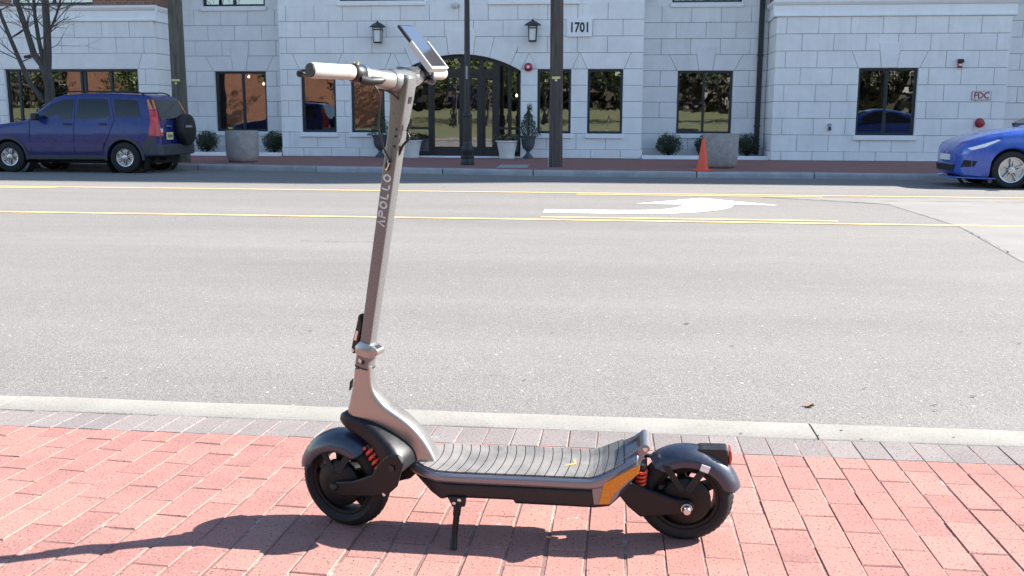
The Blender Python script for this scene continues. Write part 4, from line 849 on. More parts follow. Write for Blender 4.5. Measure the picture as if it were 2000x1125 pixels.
# --- moving blue car at the right edge (nose to the left)
cx_, cy_ = 6.33, 18.92+.93
car = thing('blue_car', (cx_, cy_, RZ), 'bright blue crossover car driving in the far lane toward the cone', 'car')
st2 = [0, .02, .06, .12, .22, .36, .5, .7, .9, 1.1, 1.3, 1.45, 1.6, 1.9, 2.2, 2.6, 3.0, 3.4, 3.8, 4.2, 4.45, 4.6, 4.7, 4.74]
T2 = Car([(0, .66), (.04, .76), (.12, .83), (.3, .91), (.6, 1.0), (1.0, 1.07), (1.3, 1.11), (1.42, 1.14), (2.25, 1.56), (2.6, 1.625), (3.2, 1.60), (4.0, 1.40), (4.5, 1.17), (4.68, 1.12), (4.74, .8)],
         [(0, .30), (.1, .22), (.5, .18), (4.0, .2), (4.6, .28), (4.74, .42)], [(0, .42), (.02, .54), (.06, .66), (.12, .745), (.22, .82), (.4, .89), (.7, .935), (3.8, .94), (4.4, .88), (4.65, .76), (4.74, .62)],
         [(0, 1.0), (1.2, 1.03), (4.74, 1.1)], 1.62, .24, .16, st2)
T2.body('body', 'car_blue', car, [(.90, .345, .385), (3.79, .345, .385)]); liner(car, .90, .38, .90); liner(car, 3.79, .38, .90)
for x in (.90, 3.79):
    for sg in (-1, 1): car_wheel(car, x, sg*.82, .345, sg, 5, .245, .22, 'alloy')
MB().span(.3, 4.4, -.62, .62, .17, .80).build('underbody', 'black_matte', car, world=False)
for sg in (-1, 1):
    T2.panel('side_window', [(1.72, 1.10), (3.9, 1.16), (3.3, 1.48), (2.7, 1.55), (2.35, 1.50)], 'car_glass', car, .005, sg); T2.panel('headlamp', [(.14, .735), (.30, .79), (.62, .90), (.66, .885), (.40, .76), (.20, .70)], 'strobe_white', car, .006, sg, 6)
    T2.panel('fog_lamp_recess', [(.07, .38), (.26, .40), (.30, .50), (.10, .52)], 'black_matte', car, .004, sg, 3); T2.seam([(1.35, .32), (1.42, 1.05)], car, sg=sg); T2.seam([(2.55, .32), (2.6, 1.1)], car, sg=sg); T2.seam([(.62, .92), (1.42, 1.06)], car, sg=sg, name='bonnet_seam')
    MB().box((1.95, sg*1.02, 1.17), (.14, .2, .13)).build('wing_mirror', 'car_blue', car, world=False, bevel=.04, seg=3)
MB().prism([(-.46, .30), (.46, .30), (.52, .42), (-.52, .42)], lambda y, z, t_: (.01+t_+max(0, abs(y)-.3)*.08, y, z), -.03, .05).build('lower_grille', 'black_matte', car, world=False); MB().prism([(0.03, .55), (.30, .80), (.62, .93), (.62, -.93), (.30, -.80), (.03, -.55), (-.01, -.3), (-.01, .3)], lambda x, y, z: (x, y, z), .17, .20).build('front_lip', 'car_blue', car, world=False, bevel=.008)
MB().prism([(-.26, .50), (.26, .50), (.26, .61), (-.26, .61)], lambda y, z, t_: (t_, y, z), -.022, .01).build('front_plate', 'strobe_white', car, world=False)
MB().prism([(-.74, 1.16), (.74, 1.16), (.60, 1.53), (-.60, 1.53)], lambda y, z, t_: (interp([(1.14, 1.42), (1.56, 2.25)], z)-t_*.4, y, z+t_), -.02, .034).build('windscreen', 'car_glass', car, world=False)
# ------------------------------------------------------------------ across the near side, behind the camera: what the windows mirror
def house(x, y, w, d, h, label):
    t_ = thing('brick_house', (x, y, .9), label, 'house'); MB().span(-w/2, w/2, -d, 0, -1.5, h).build('wall', 'brick_house_wall', t_, world=False)
    MB().prism([(-d/2-.4+d/2, h), (.4+d/2, h), (d/2, h+2.6)], lambda a_, z, q: (q, a_-d, z), -w/2-.4, w/2+.4).build('roof', 'roof_grey', t_, world=False) if False else MB().prism([(-d-.4, h), (.4, h), (-d/2, h+2.6)], lambda a_, z, q: (q, a_, z), -w/2-.4, w/2+.4).build('roof', 'roof_grey', t_, world=False)
    for k in range(int(w/3.2)):
        for z in (4.6,):
            xx = -w/2+1.6+k*3.2; wn = MB().span(xx-.55, xx+.55, -.02, .05, z, z+1.6).build('window', 'sign_white', t_, world=False); MB().span(xx-.47, xx+.47, .04, .06, z+.08, z+1.52).build('pane', 'car_glass', wn, world=False)
house(-34, -27, 30, 9, 6.8, 'red brick house on the lawn mirrored in the left windows')
def leafy_tree(x, y, h, cr, label, seed, bare=False):
    z0 = max(0, (-y-16))*.055-.1
    t_ = thing('lawn_tree', (x, y, z0), label, 'tree', 'trees behind the camera mirrored in the windows'); rr = random.Random(seed); b = MB()
    b.tube([(0, 0, -.2), (.1, 0, h*.2), (0, .1, h*.5), (.1, 0, h*.8)], [.3, .24, .16, .06], 10)
    for k in range(9): a_ = rr.uniform(0, 6.28); z = h*rr.uniform(.2, .6); b.tube([(0, 0, z), (math.cos(a_)*cr*.5, math.sin(a_)*cr*.5, z+h*.12), (math.cos(a_)*cr*.9, math.sin(a_)*cr*.9, z+h*.28)], [.1, .06, .02], 6)
    b.build('trunk', 'bark', t_, world=False); b = MB()
    for k in range(9):
        a_ = rr.uniform(0, 6.28); q = rr.uniform(0, .6)*cr; leaves(b, ellipsoid((math.cos(a_)*q, math.sin(a_)*q, h*rr.uniform(.35, .85)), cr*.55, cr*.55, h*.16, .2, seed+k), 330, .17, seed+k)
    b.build('crown', 'leaf_tree', t_, world=False)
for i, (x, y, h, cr) in enumerate([(-13, -34, 11, 4.2), (-6, -40, 12, 5), (1.5, -37, 10, 4.2), (8, -42, 12, 5), (15, -36, 11, 4.5), (22, -41, 12, 5), (29, -37, 11, 4.6), (-52, -36, 11, 5), (-60, -32, 12, 5), (37, -40, 12, 5), (-22, -31, 8, 2.2), (-29.5, -32, 9, 2.4), (-41, -31, 9, 2.6)]):
    leafy_tree(x, y+8, h, cr, 'slender young tree in front of the brick house, mirrored in the windows' if cr < 3 else 'leafy tree on the lawn behind the camera, mirrored in the windows', 60+i)
b = MB(); rr = random.Random(9)
for k in range(26000):
    x = rr.uniform(-95, 95); y = rr.uniform(-66, -50); hmax = 9+2.5*math.sin(x*.23)+2*math.sin(x*.61+1); z = 1.5+rr.random()**.8*hmax; n_ = Vector((rr.gauss(0, 1), rr.gauss(0, 1), rr.gauss(0, 1))).normalized(); u = n_.orthogonal().normalized()*rr.uniform(.3, .8); v = n_.cross(u)
    p = Vector((x, y, z)); b.raw([p-u, p-v*.7, p+u, p+v*.7], [(0, 1, 2, 3)])
tag(b.build('woodland', 'leaf_wood'), 'brown and olive woodland behind the lawn, mirrored in the windows', 'woodland', kind='stuff')
struct(MB().prism([(-68, -1), (-72, 9), (-84, 16), (-140, 18), (-140, -1)], lambda y, z, t_: (t_, y, z), -160, 160).build('sky_block_hill', 'leaf_wood'))  # unseen ridge, added to block bright sky gaps behind the mirrored woodland
# ------------------------------------------------------------------ the electric scooter
SO = Vector((.2, 2.52, 0)); LEAN = R(7)
sU = Vector((1, 0, 0)); sV = Vector((0, -math.sin(LEAN), math.cos(LEAN))); sW = Vector((0, -math.cos(LEAN), -math.sin(LEAN)))   # back, up, towards the viewer
A0 = Vector((-.845, .503)); AD = Vector((.128, .691)).normalized(); AP = Vector((AD.y, -AD.x))       # steering axis in the scooter's own plane
DKZ = .006
def F(u, v, w): return SO+sU*u+sV*v+sW*w                                 # frame of the deck
axp = F(A0.x, A0.y, 0); axd = (F(A0.x+AD.x, A0.y+AD.y, 0)-axp).normalized(); RS = Matrix.Rotation(R(-20), 3, axd)
def G(u, v, w): return axp+RS @ (F(u, v, w)-axp)                          # frame of the steered front
def AXF(fr): return ((fr(1, 0, 0)-fr(0, 0, 0)), (fr(0, 1, 0)-fr(0, 0, 0)), (fr(0, 0, 1)-fr(0, 0, 0)))
def at(px_, py_, w, fr):                                                  # photo pixel -> (u, v) in the plane w of a frame
    o = fr(0, 0, w); U_, V_, W_ = AXF(fr); d = Vector(ray(px_, py_)); o0 = Vector(CO); t_ = (o-o0).dot(W_)/d.dot(W_); P = o0+d*t_-o; return P.dot(U_), P.dot(V_)
sc = thing('electric_scooter', tuple(SO), 'grey electric kick scooter with red springs standing on its kickstand on red brick', 'scooter')
def superring(lo, hi, hw, fr, n=20, ex=3.2, wc=0.):
    """a rounded section between two points of the side profile"""
    lo, hi = Vector(lo), Vector(hi); c_ = (lo+hi)/2; h_ = (hi-lo)/2; R_ = []
    for j in range(n):
        a_ = 2*PI*j/n; ca, sa = math.cos(a_), math.sin(a_); p = abs(ca)**(2/ex)*(1 if ca > 0 else -1); q = abs(sa)**(2/ex)*(1 if sa > 0 else -1)
        R_.append(tuple(fr(c_.x+h_.x*p, c_.y+h_.y*p, wc+hw*q)))
    return R_
def smoothpairs(pairs, k=3):
    out = []; n = len(pairs)
    for i in range(n-1):
        P = [pairs[max(0, i-1)], pairs[i], pairs[i+1], pairs[min(n-1, i+2)]]
        for s_ in range(k):
            t_ = s_/k; cr = lambda a_, b_, c_, d_: .5*((2*b_)+(-a_+c_)*t_+(2*a_-5*b_+4*c_-d_)*t_*t_+(-a_+3*b_-3*c_+d_)*t_**3)
            out.append(tuple(cr(*[q[m_] for q in P]) for m_ in range(len(pairs[0]))))
    out.append(tuple(pairs[-1])); return out
def body_loft(pairs, fr, name, mat, parent, ex=3.2, k=3, n=20, smooth=45):
    return MB().loft([superring(p[:2], p[2:4], p[4], fr, n, ex) for p in smoothpairs(pairs, k)]).build(name, mat, parent, smooth=smooth)
def plate(poly, fr, w0, w1, name, mat, parent, bevel=.004): return MB().prism(poly, lambda a_, b_, t_: tuple(fr(a_, b_, t_)), w0, w1).build(name, mat, parent, bevel=bevel)
def scooter_wheel(u, v, fr, Ro, drum, tw=.034):
    AX = AXF(fr); c_ = fr(u, v, 0); b = MB(); ri = Ro-.040
    b.lathe([(ri, -.026), (ri+.006, -.022), (ri+.006, .022), (ri, .026), (ri-.008, .024), (ri-.012, .010), (ri-.012, -.010), (ri-.008, -.024)], c_, 40, AX, cap=False)
    b.lathe([(.012, -.05), (.034, -.048), (.04, -.02), (.04, .02), (.034, .048), (.012, .05)], c_, 24, AX)
    for k in range(5):
        a_ = 2*PI*k/5+.5; d_ = Vector((math.cos(a_), math.sin(a_))); n_ = Vector((-d_.y, d_.x))
        q = [d_*.03+n_*.016, d_*(ri-.006)+n_*.009, d_*(ri-.006)-n_*.009, d_*.03-n_*.016]; b.prism([(p.x, p.y) for p in q], lambda x, y, t_: tuple(c_+AX[0]*x+AX[1]*y+AX[2]*t_), -.010, .014)
    wh = b.build('wheel', 'rim_black', sc, smooth=35)
    prof = [(ri+.002, -.026), (ri+.010, -.031)]+[(Ro-.030+.030*math.cos(q), tw*math.sin(q)) for q in [R(x) for x in (-78, -55, -35, -18, 0, 18, 35, 55, 78)]]+[(ri+.010, .031), (ri+.002, .026)]
    ty = MB().lathe(prof, c_, 64, AX, cap=False)
    for k in range(48):                                                  # tread sipes stand as small blocks
        a_ = 2*PI*k/48
        for sg in (-1, 1):
            P = [(a_, .006*sg), (a_+.075, .006*sg), (a_+.10, .020*sg), (a_+.025, .020*sg)]; rr_ = lambda w_: Ro-.030+.030*math.sqrt(max(0, 1-(w_/tw)**2))
            b_ = [tuple(c_+AX[0]*(rr_(w_)+.0012)*math.cos(q)+AX[1]*(rr_(w_)+.0012)*math.sin(q)+AX[2]*w_) for q, w_ in P]; ty.raw(b_, [(0, 1, 2, 3)])
    ty.build('tyre', 'tyre_rubber', wh, smooth=50)
    if drum: MB().lathe([(.062, .018), (.066, .022), (.066, .036), (.056, .044), (.030, .047), (.012, .050)], c_, 28, AX).build('brake_drum', 'rim_black', wh, smooth=35)
    return wh
RW = .127
rw = scooter_wheel(0, RW, F, RW, True)
fwu, fwv = -.922, .1315
fw = scooter_wheel(fwu, fwv, G, .1330, True, .037)
def axle(u, v, fr, w, parent, mat='chrome'):
    AX = AXF(fr); MB().lathe([(.0135, -w+.012), (.0135, -w)], fr(u, v, 0), 6, AX).lathe([(.008, -w), (.008, w)], fr(u, v, 0), 12, AX).build('axle', 'chrome', parent, smooth=30)
    MB().lathe([(.015, w-.026), (.015, w-.012), (.0125, w-.012), (.0125, w-.002), (.009, w+.004), (.002, w+.006)], fr(u, v, 0), 12, AX).build('axle_nut', mat, parent, smooth=30)
axle(0, RW, F, .088, rw); axle(fwu, fwv, G, .064, fw, 'black_iron')
def fender(u, v, fr, r_, a0, a1, hw, drop, name, flare=0.):
    AX = AXF(fr); c_ = fr(u, v, 0); rings = []; N = 26
    for i in range(N+1):
        q = i/N; a_ = R(a0+(a1-a0)*q); tip = 1-.55*max(0, (abs(q-.5)-.42)/.08)**2; fl_ = flare*q*q; ring = []
        prof = [(math.sin(R(q)), drop*(1-max(0, math.cos(R(q)))**.9)) for q in (-90, -76, -62, -47, -32, -16, 0, 16, 32, 47, 62, 76, 90)]
        dd = drop*tip
        for s_, dr in prof: ring.append((s_*hw*(1 if tip > .99 else .82+.18*tip), r_+fl_-min(dr, dd)))
        inner = [(s_*.955, rr_-.0045) for s_, rr_ in reversed(ring)]
        rings.append([tuple(c_+AX[0]*math.cos(a_)*rr_+AX[1]*math.sin(a_)*rr_+AX[2]*s_) for s_, rr_ in ring+inner])
    return MB().loft(rings).build(name, 'fender_plastic', sc, smooth=50)
ff = fender(fwu+.004, fwv-.001, G, .1470, 165, 54, .055, .046, 'front_fender')
rf = fender(0, RW, F, .1455, 131, 15, .046, .040, 'rear_fender', .003)
for sg in (-1, 1):                                                        # struts that carry the fenders
    for (du, dv, a_) in ((.03, .03, 118), (.02, .035, 66)):
        e_ = (math.cos(R(a_))*.118, math.sin(R(a_))*.118); plate([(du-.03-.010, RW+.02), (du-.03+.012, RW+.015), (e_[0]+.010, RW+e_[1]), (e_[0]-.010, RW+e_[1])], F, sg*.043, sg*.048, 'fender_strut', 'black_matte', sc, .001)
        plate([(fwu+du-.03-.010, fwv+.02), (fwu+du-.03+.012, fwv+.015), (fwu+e_[0]+.010, fwv+e_[1]), (fwu+e_[0]-.010, fwv+e_[1])], G, sg*.042, sg*.0465, 'fender_strut', 'black_matte', sc, .001)
plate([(.030, RW+.098), (.052, RW+.090), (.058, RW+.108), (.036, RW+.116)], F, .0485, .0505, 'white_reflector', 'strobe_white', sc, .001)
# deck, battery box and tail
def station(u, top, bot, hw, ch=.008):
    top += DKZ; bot += DKZ
    return [tuple(F(u, top, w)) for w in (-hw+ch, hw-ch)]+[tuple(F(u, top-ch, hw)), tuple(F(u, bot+ch, hw)), tuple(F(u, bot, hw-ch))]+[tuple(F(u, bot, -hw+ch)), tuple(F(u, bot+ch, -hw)), tuple(F(u, top-ch, -hw))]
DK = [(-.738, .203, .176, .030), (-.722, .203, .174, .048), (-.690, .202, .172, .070), (-.655, .201, .171, .090), (-.60, .2, .170, .092), (-.25, .2, .168, .092), (-.225, .208, .172, .091), (-.19, .226, .186, .086), (-.15, .248, .208, .077), (-.128, .262, .224, .071)]
MB().loft([station(*q) for q in DK]).build('deck_frame', 'deck_metal', sc, smooth=30, bevel=.003)
def dtop(u): return DKZ+interp([(q[0], q[1]) for q in DK], u)
MW = [(-.712, .036), (-.69, .058), (-.655, .079), (-.60, .082), (-.25, .082), (-.19, .076), (-.165, .070)]
rings = []
for k in range(50):
    u = -.712+(.712-.165)*k/49; hw = interp(MW, u); rings.append([tuple(F(u, dtop(u)+.004, w)) for w in [hw*(j/6-1) for j in range(13)]])
mt = MB().loft(rings, cap=False, closed=False); lo_ = [tuple(F(-.712+(.712-.165)*k/49, dtop(-.712+(.712-.165)*k/49)-.001, s_*interp(MW, -.712+(.712-.165)*k/49))) for s_ in (-1, 1) for k in range(50)]
for s_ in (0, 1):
    e_ = [r_[0 if s_ == 0 else -1] for r_ in rings]; l_ = lo_[s_*50:s_*50+50]; mt.raw(e_+l_, [(k, k+1, 51+k, 50+k) for k in range(49)])
mato = mt.build('deck_mat', 'deck_rubber', sc)
lg = at(1115, 887, .0, F); MB().raw([tuple(F(lg[0]+x, dtop(lg[0]+x)+.0052, y)) for x, y in ((-.016, .028), (.016, .014), (.013, -.012), (.006, -.010), (.008, .008), (-.010, .018))], [(0, 1, 2, 3, 4, 5)]).build('deck_logo', 'logo_orange', mato)
BX = [(-.722, .176, .160, .030), (-.70, .174, .145, .045), (-.672, .172, .128, .066), (-.645, .171, .116, .080), (-.62, .170, .124, .083), (-.45, .169, .124, .083), (-.446, .169, .114, .083), (-.238, .168, .112, .083), (-.20, .182, .116, .080), (-.165, .2, .150, .074), (-.135, .222, .195, .066)]
MB().loft([station(*q) for q in BX]).build('battery_box', 'black_plastic', sc, smooth=25, bevel=.003)
tailp = [at(x, y, .086, F) for x, y in ((1155, 946), (1182, 940), (1200, 930), (1240, 910), (1251, 908), (1246, 925), (1212, 958), (1205, 972), (1192, 985), (1160, 986))]
for sg in (-1, 1):
    plate(tailp, F, sg*.0835, sg*.0865, 'tail_side_plate', 'deck_metal', sc, .001)
    rp = [at(x, y, .088, F) for x, y in ((1180, 944), (1236, 914), (1250, 910), (1247, 926), (1220, 944), (1200, 964), (1188, 985), (1169, 985))]
    plate(rp, F, sg*.0868, sg*.0895, 'side_reflector', 'reflector_orange', sc, .001)
    # uprights of the grab handle
    plate([(-.205, .226), (-.165, .248), (-.119, .287), (-.104, .286), (-.100, .276), (-.118, .246), (-.140, .225), (-.17, .205)], F, sg*.034, sg*.046, 'handle_upright', 'deck_metal', sc, .003)
MB().lathe([(.004, -.048), (.0115, -.047), (.0115, .047), (.004, .048)], F(-.110, .279, 0), 16, AXF(F)).build('tail_handle', 'deck_metal', sc, smooth=35)
for sg in (-1, 1): MB().lathe([(.0065, .0), (.0065, .050), (.004, .051)], F(-.110, .279, 0), 12, (AXF(F)[0], AXF(F)[1], AXF(F)[2]*sg)).build('handle_bolt', 'chrome', sc, smooth=30)
# rear suspension
for sg in (-1, 1):
    arm = [(-.188, .168), (-.172, .192), (-.148, .190), (-.10, .170), (-.03, .146), (.012, .142), (.022, .127), (.012, .112), (-.06, .098), (-.118, .090), (-.150, .118)]
    plate(arm, F, sg*.050, sg*.066, 'swing_arm', 'fork_black', sc, .005)
    MB().lathe([(.010, .062), (.010, .069), (.004, .070)], F(-.166, .172, 0), 8, (AXF(F)[0], AXF(F)[1], AXF(F)[2]*sg)).build('pivot_bolt', 'black_iron', sc, smooth=30)
MB().tube([tuple(F(-.166, .172, -.05)), tuple(F(-.166, .172, .05))], .014, 12).tube([tuple(F(-.115, .13, -.05)), tuple(F(-.115, .13, .05))], .014, 12).build('swing_bridge', 'fork_black', sc)
plate([(-.20, .14), (-.16, .20), (-.13, .225), (-.10, .215), (-.135, .17), (-.16, .135)], F, -.03, .03, 'rear_mount', 'black_plastic', sc, .004)
def spring(p, q, fr, r_, wr, turns, w, name='spring'):
    p, q = Vector(fr(p[0], p[1], w)), Vector(fr(q[0], q[1], w)); d_ = (q-p); L = d_.length; d_.normalize(); x = d_.orthogonal().normalized(); y = d_.cross(x); n = turns*14
    return MB().tube([tuple(p+d_*L*i/n+x*r_*math.cos(2*PI*i/14)+y*r_*math.sin(2*PI*i/14)) for i in range(n+1)], wr, 8).build(name, 'spring_red', sc, smooth=60)
for w in (.034, -.034):
    spring((-.116, .218), (-.120, .172), F, .0125, .0042, 4, w); MB().tube([tuple(F(-.115, .228, w)), tuple(F(-.118, .166, w))], .008, 10).build('damper', 'black_plastic', sc)
MB().tube([tuple(F(-.13, .222, -.04)), tuple(F(-.06, .215, -.035)), tuple(F(-.03, .20, -.035))], .006, 8).build('brake_hose', 'black_plastic', sc, smooth=60)
# tail lamp
tl = plate([(.012, .264), (.036, .272), (.103, .273), (.107, .226), (.095, .219), (.066, .236)], F, -.021, .021, 'tail_lamp', 'black_plastic', sc, .005)
plate([(.1075, .270), (.113, .268), (.116, .248), (.114, .229), (.1075, .227)], F, -.019, .019, 'lamp_lens', 'lens_red', tl, .002)
# kickstand
foot = gp(885, 1074, 0); ft = Vector(foot); kp = F(-.597, .128, .084); kd = (ft-kp)
MB().tube([tuple(kp), tuple(kp+kd*.30), tuple(kp+kd*.31), tuple(kp+kd*.98)], [.011, .010, .0085, .0075], 10).tube([tuple(kp+kd*.80), tuple(kp+kd*.985)], .0095, 10).build('kickstand', 'fork_black', sc, smooth=50)
plate([(-.625, .140), (-.575, .140), (-.578, .112), (-.612, .110)], F, .070, .092, 'kickstand_bracket', 'black_plastic', sc, .003)
for du in (-.606, -.592): MB().lathe([(.0055, .09), (.0055, .097), (.003, .098)], F(du, .128+(.006 if du > -.6 else -.004), 0), 10, AXF(F)).build('bracket_bolt', 'chrome', sc, smooth=30)
# neck
NK = [(-.876, .464, -.830, .472, .0235), (-.882, .420, -.829, .428, .025), (-.893, .375, -.820, .398, .028), (-.899, .338, -.795, .366, .031), (-.868, .318, -.770, .346, .031), (-.826, .300, -.742, .325, .031), (-.790, .265, -.714, .297, .031), (-.760, .230, -.687, .260, .032), (-.738, .203, -.667, .222, .034), (-.728, .186, -.657, .196, .037)]
body_loft(NK, F, 'neck', 'scooter_metal', sc, 5.5, 4, 36, 60)
def ax(s_, p=0.): q = A0+AD*s_+AP*p; return q.x, q.y
def box_ring(s_, hp, hw, rc=.006, dp=0.):
    out = []
    for (sx_, sy_, a0) in ((1, 1, 0), (-1, 1, 90), (-1, -1, 180), (1, -1, 270)):
        for k in range(5):
            q = R(a0+22.5*k); p = dp+sx_*(hp-rc)+rc*math.cos(q); w = sy_*(hw-rc)+rc*math.sin(q); out.append(tuple(G(*ax(s_, p), w)))
    return out
def stem_ring(s_, hp, hw, ex=3.6, n=24, dp=0.): return superring(ax(s_, dp-hp), ax(s_, dp+hp), hw, G, n, ex)
MB().loft([stem_ring(-.038, .0235, .0235), stem_ring(-.035, .0238, .0238)]).build('headset_ring', 'black_plastic', sc, smooth=40)
MB().loft([stem_ring(-.034, .0228, .0228), stem_ring(-.006, .0228, .0228), stem_ring(.0, .0245, .0242)]).build('headset_collar', 'scooter_metal_dark', sc, smooth=40)
# folding clamp with its lip towards the rider
MB().loft([stem_ring(-.002, .0255, .0252), stem_ring(.008, .0285, .027), stem_ring(.018, .0285, .027), stem_ring(.034, .0185, .0190)]).build('folding_clamp', 'scooter_metal', sc, smooth=40)
lip = [ax(-.002, .020), ax(.002, .030), ax(.014, .044), ax(.026, .042), ax(.034, .018)]
plate(lip, G, -.019, .019, 'clamp_lip', 'scooter_metal', sc, .004)
plate([ax(.0300, .028), ax(.0325, .027), ax(.0295, .037), ax(.0275, .038)], G, -.009, .009, 'lip_slot', 'black_matte', sc, .0005)
for (s_, p) in ((-.016, .0), (-.018, .008)): MB().lathe([(.006, .019), (.006, .0245), (.003, .0255)], G(*ax(s_, p-.002), 0), 10, AXF(G)).build('clamp_bolt', 'chrome' if p == 0 else 'black_iron', sc, smooth=30)
lev = [ax(-.006, -.026), ax(-.010, -.035), ax(.0, -.042), ax(.030, -.040), ax(.075, -.035), ax(.098, -.034), ax(.106, -.029), ax(.098, -.025), ax(.080, -.019), ax(.03, -.021)]
plate(lev, G, -.012, .014, 'folding_lever', 'black_plastic', sc, .004)
plate([ax(.03, -.036), ax(.058, -.033), ax(.058, -.025), ax(.03, -.028)], G, .0135, .0155, 'lever_window', 'chrome', sc, .001)
MB().lathe([(.005, .012), (.005, .017), (.002, .018)], G(*ax(.002, -.034), 0), 10, AXF(G)).build('lever_pin', 'chrome', sc, smooth=30)
# stem: a rounded box section that carries the name on its side
ST = MB().loft([box_ring(s_, .0162+.003*s_, .0166+.002*s_, .0045) for s_ in (.026, .12, .3, .5, .600)]).build('stem', 'scooter_metal_dark', sc, smooth=16)
MB().loft([box_ring(.600, .0184, .0180, .0045), box_ring(.601, .0192, .0186, .005), box_ring(.65, .0215, .0205, .006), box_ring(.690, .0250, .0225, .007, -.002), box_ring(.716, .0275, .0225, .008, -.004), box_ring(.728, .0270, .021, .010, -.005), box_ring(.734, .023, .017, .010, -.006)]).build('stem_head', 'scooter_metal_dark', sc, smooth=16)
MB().loft([superring(ax(.662, -.010), ax(.733, -.010), .020, G, 24, 3.2), superring(ax(.676, -.026), ax(.735, -.026), .026, G, 24, 2.8), superring(ax(.690, -.040), ax(.732, -.040), .026, G, 24, 2.4)]).build('stem_gusset', 'scooter_metal_dark', sc, smooth=45)
plate([ax(.668, .0215), ax(.684, .0215), ax(.684, .0245), ax(.668, .0235)], G, -.007, .007, 'charge_port', 'black_matte', sc, .0005)
for s_ in (.602, .585, .560): MB().lathe([(.0035, .015), (.0035, .0192), (.002, .0196)], G(*ax(s_, .008), 0), 10, AXF(G)).build('stem_screw', 'black_iron', sc, smooth=30)
# lettering APOLLO along the stem
LH = .0235; q0 = at(739, 441, .018, G); q1 = at(754, 337, .018, G); base = Vector(q0); dirn = (Vector(q1)-base); LL = dirn.length; s_up = (Vector((base.x, base.y))-A0).dot(AD)
def LP(x, y): q = A0+AD*(s_up+x)+AP*(-.5*LH+(LH-y)); return tuple(G(q.x, q.y, .0182))      # x along the stem, y up the letter (to the front)
def letters():
    b = MB(); w = LL/6*.86; g_ = LL/6; th = .0052
    def rect(x0, y0, x1, y1): b.raw([LP(x0, y0), LP(x1, y0), LP(x1, y1), LP(x0, y1)], [(0, 1, 2, 3)])
    def ringp(cx_, cy_, rx_, ry_, a0, a1, n=20):
        for i in range(n):
            q = [R(a0+(a1-a0)*k/n) for k in (i, i+1)]; b.raw([LP(cx_+math.cos(q[0])*rx_, cy_+math.sin(q[0])*ry_), LP(cx_+math.cos(q[1])*rx_, cy_+math.sin(q[1])*ry_), LP(cx_+math.cos(q[1])*(rx_-th*.85), cy_+math.sin(q[1])*(ry_-th)), LP(cx_+math.cos(q[0])*(rx_-th*.85), cy_+math.sin(q[0])*(ry_-th))], [(0, 1, 2, 3)])
    b.raw([LP(0, 0), LP(th, 0), LP(w*.5, LH*.72), LP(w*.5, LH)], [(0, 1, 2, 3)]); b.raw([LP(w*.5, LH), LP(w*.5, LH*.72), LP(w-th, 0), LP(w, 0)], [(0, 1, 2, 3)])
    x = g_; rect(x, 0, x+th*.85, LH); rect(x, LH-th, x+w*.5, LH); rect(x, LH*.38, x+w*.5, LH*.38+th); ringp(x+w*.5, LH*.69, w*.42, LH*.31, -90, 90)
    for k in (2, 5): ringp(g_*k+w*.5, LH*.5, w*.5, LH*.5, 0, 360, 30)
    for k in (3, 4): rect(g_*k+.002, 0, g_*k+.002+th*.85, LH); rect(g_*k+.002, 0, g_*k+w*.86, th)
    return b.build('stem_lettering', 'logo_grey', ST)
letters()
# handlebar, steered with the stem
BAR = [(-.300, -.776, 1.222), (-.17, -.752, 1.226), (-.13, -.742, 1.224), (-.07, -.732, 1.214), (0, -.728, 1.206), (.07, -.732, 1.212), (.13, -.742, 1.225), (.17, -.750, 1.230), (.300, -.778, 1.236)]
def bar(w): return interp([(q[0], q[1]) for q in BAR], w), interp([(q[0], q[2]) for q in BAR], w)
def barp(w, r_=0): u, v = bar(w); return tuple(G(u, v, w))
MB().tube([barp(w) for w in (-.165, -.14, -.11, -.08, -.05, -.02, .02, .05, .08, .11, .14, .165)], [.0155, .016, .018, .0215, .0235, .0245, .0245, .0240, .0220, .0185, .016, .0155], 18).build('handlebar', 'scooter_metal', sc, smooth=60)
MB().tube([barp(w) for w in (-.048, -.046, -.02, .0, .02, .042, .044)], [.0245, .0265, .0285, .029, .0285, .0262, .0240], 22).build('bar_clamp', 'scooter_metal_dark', sc, smooth=60)
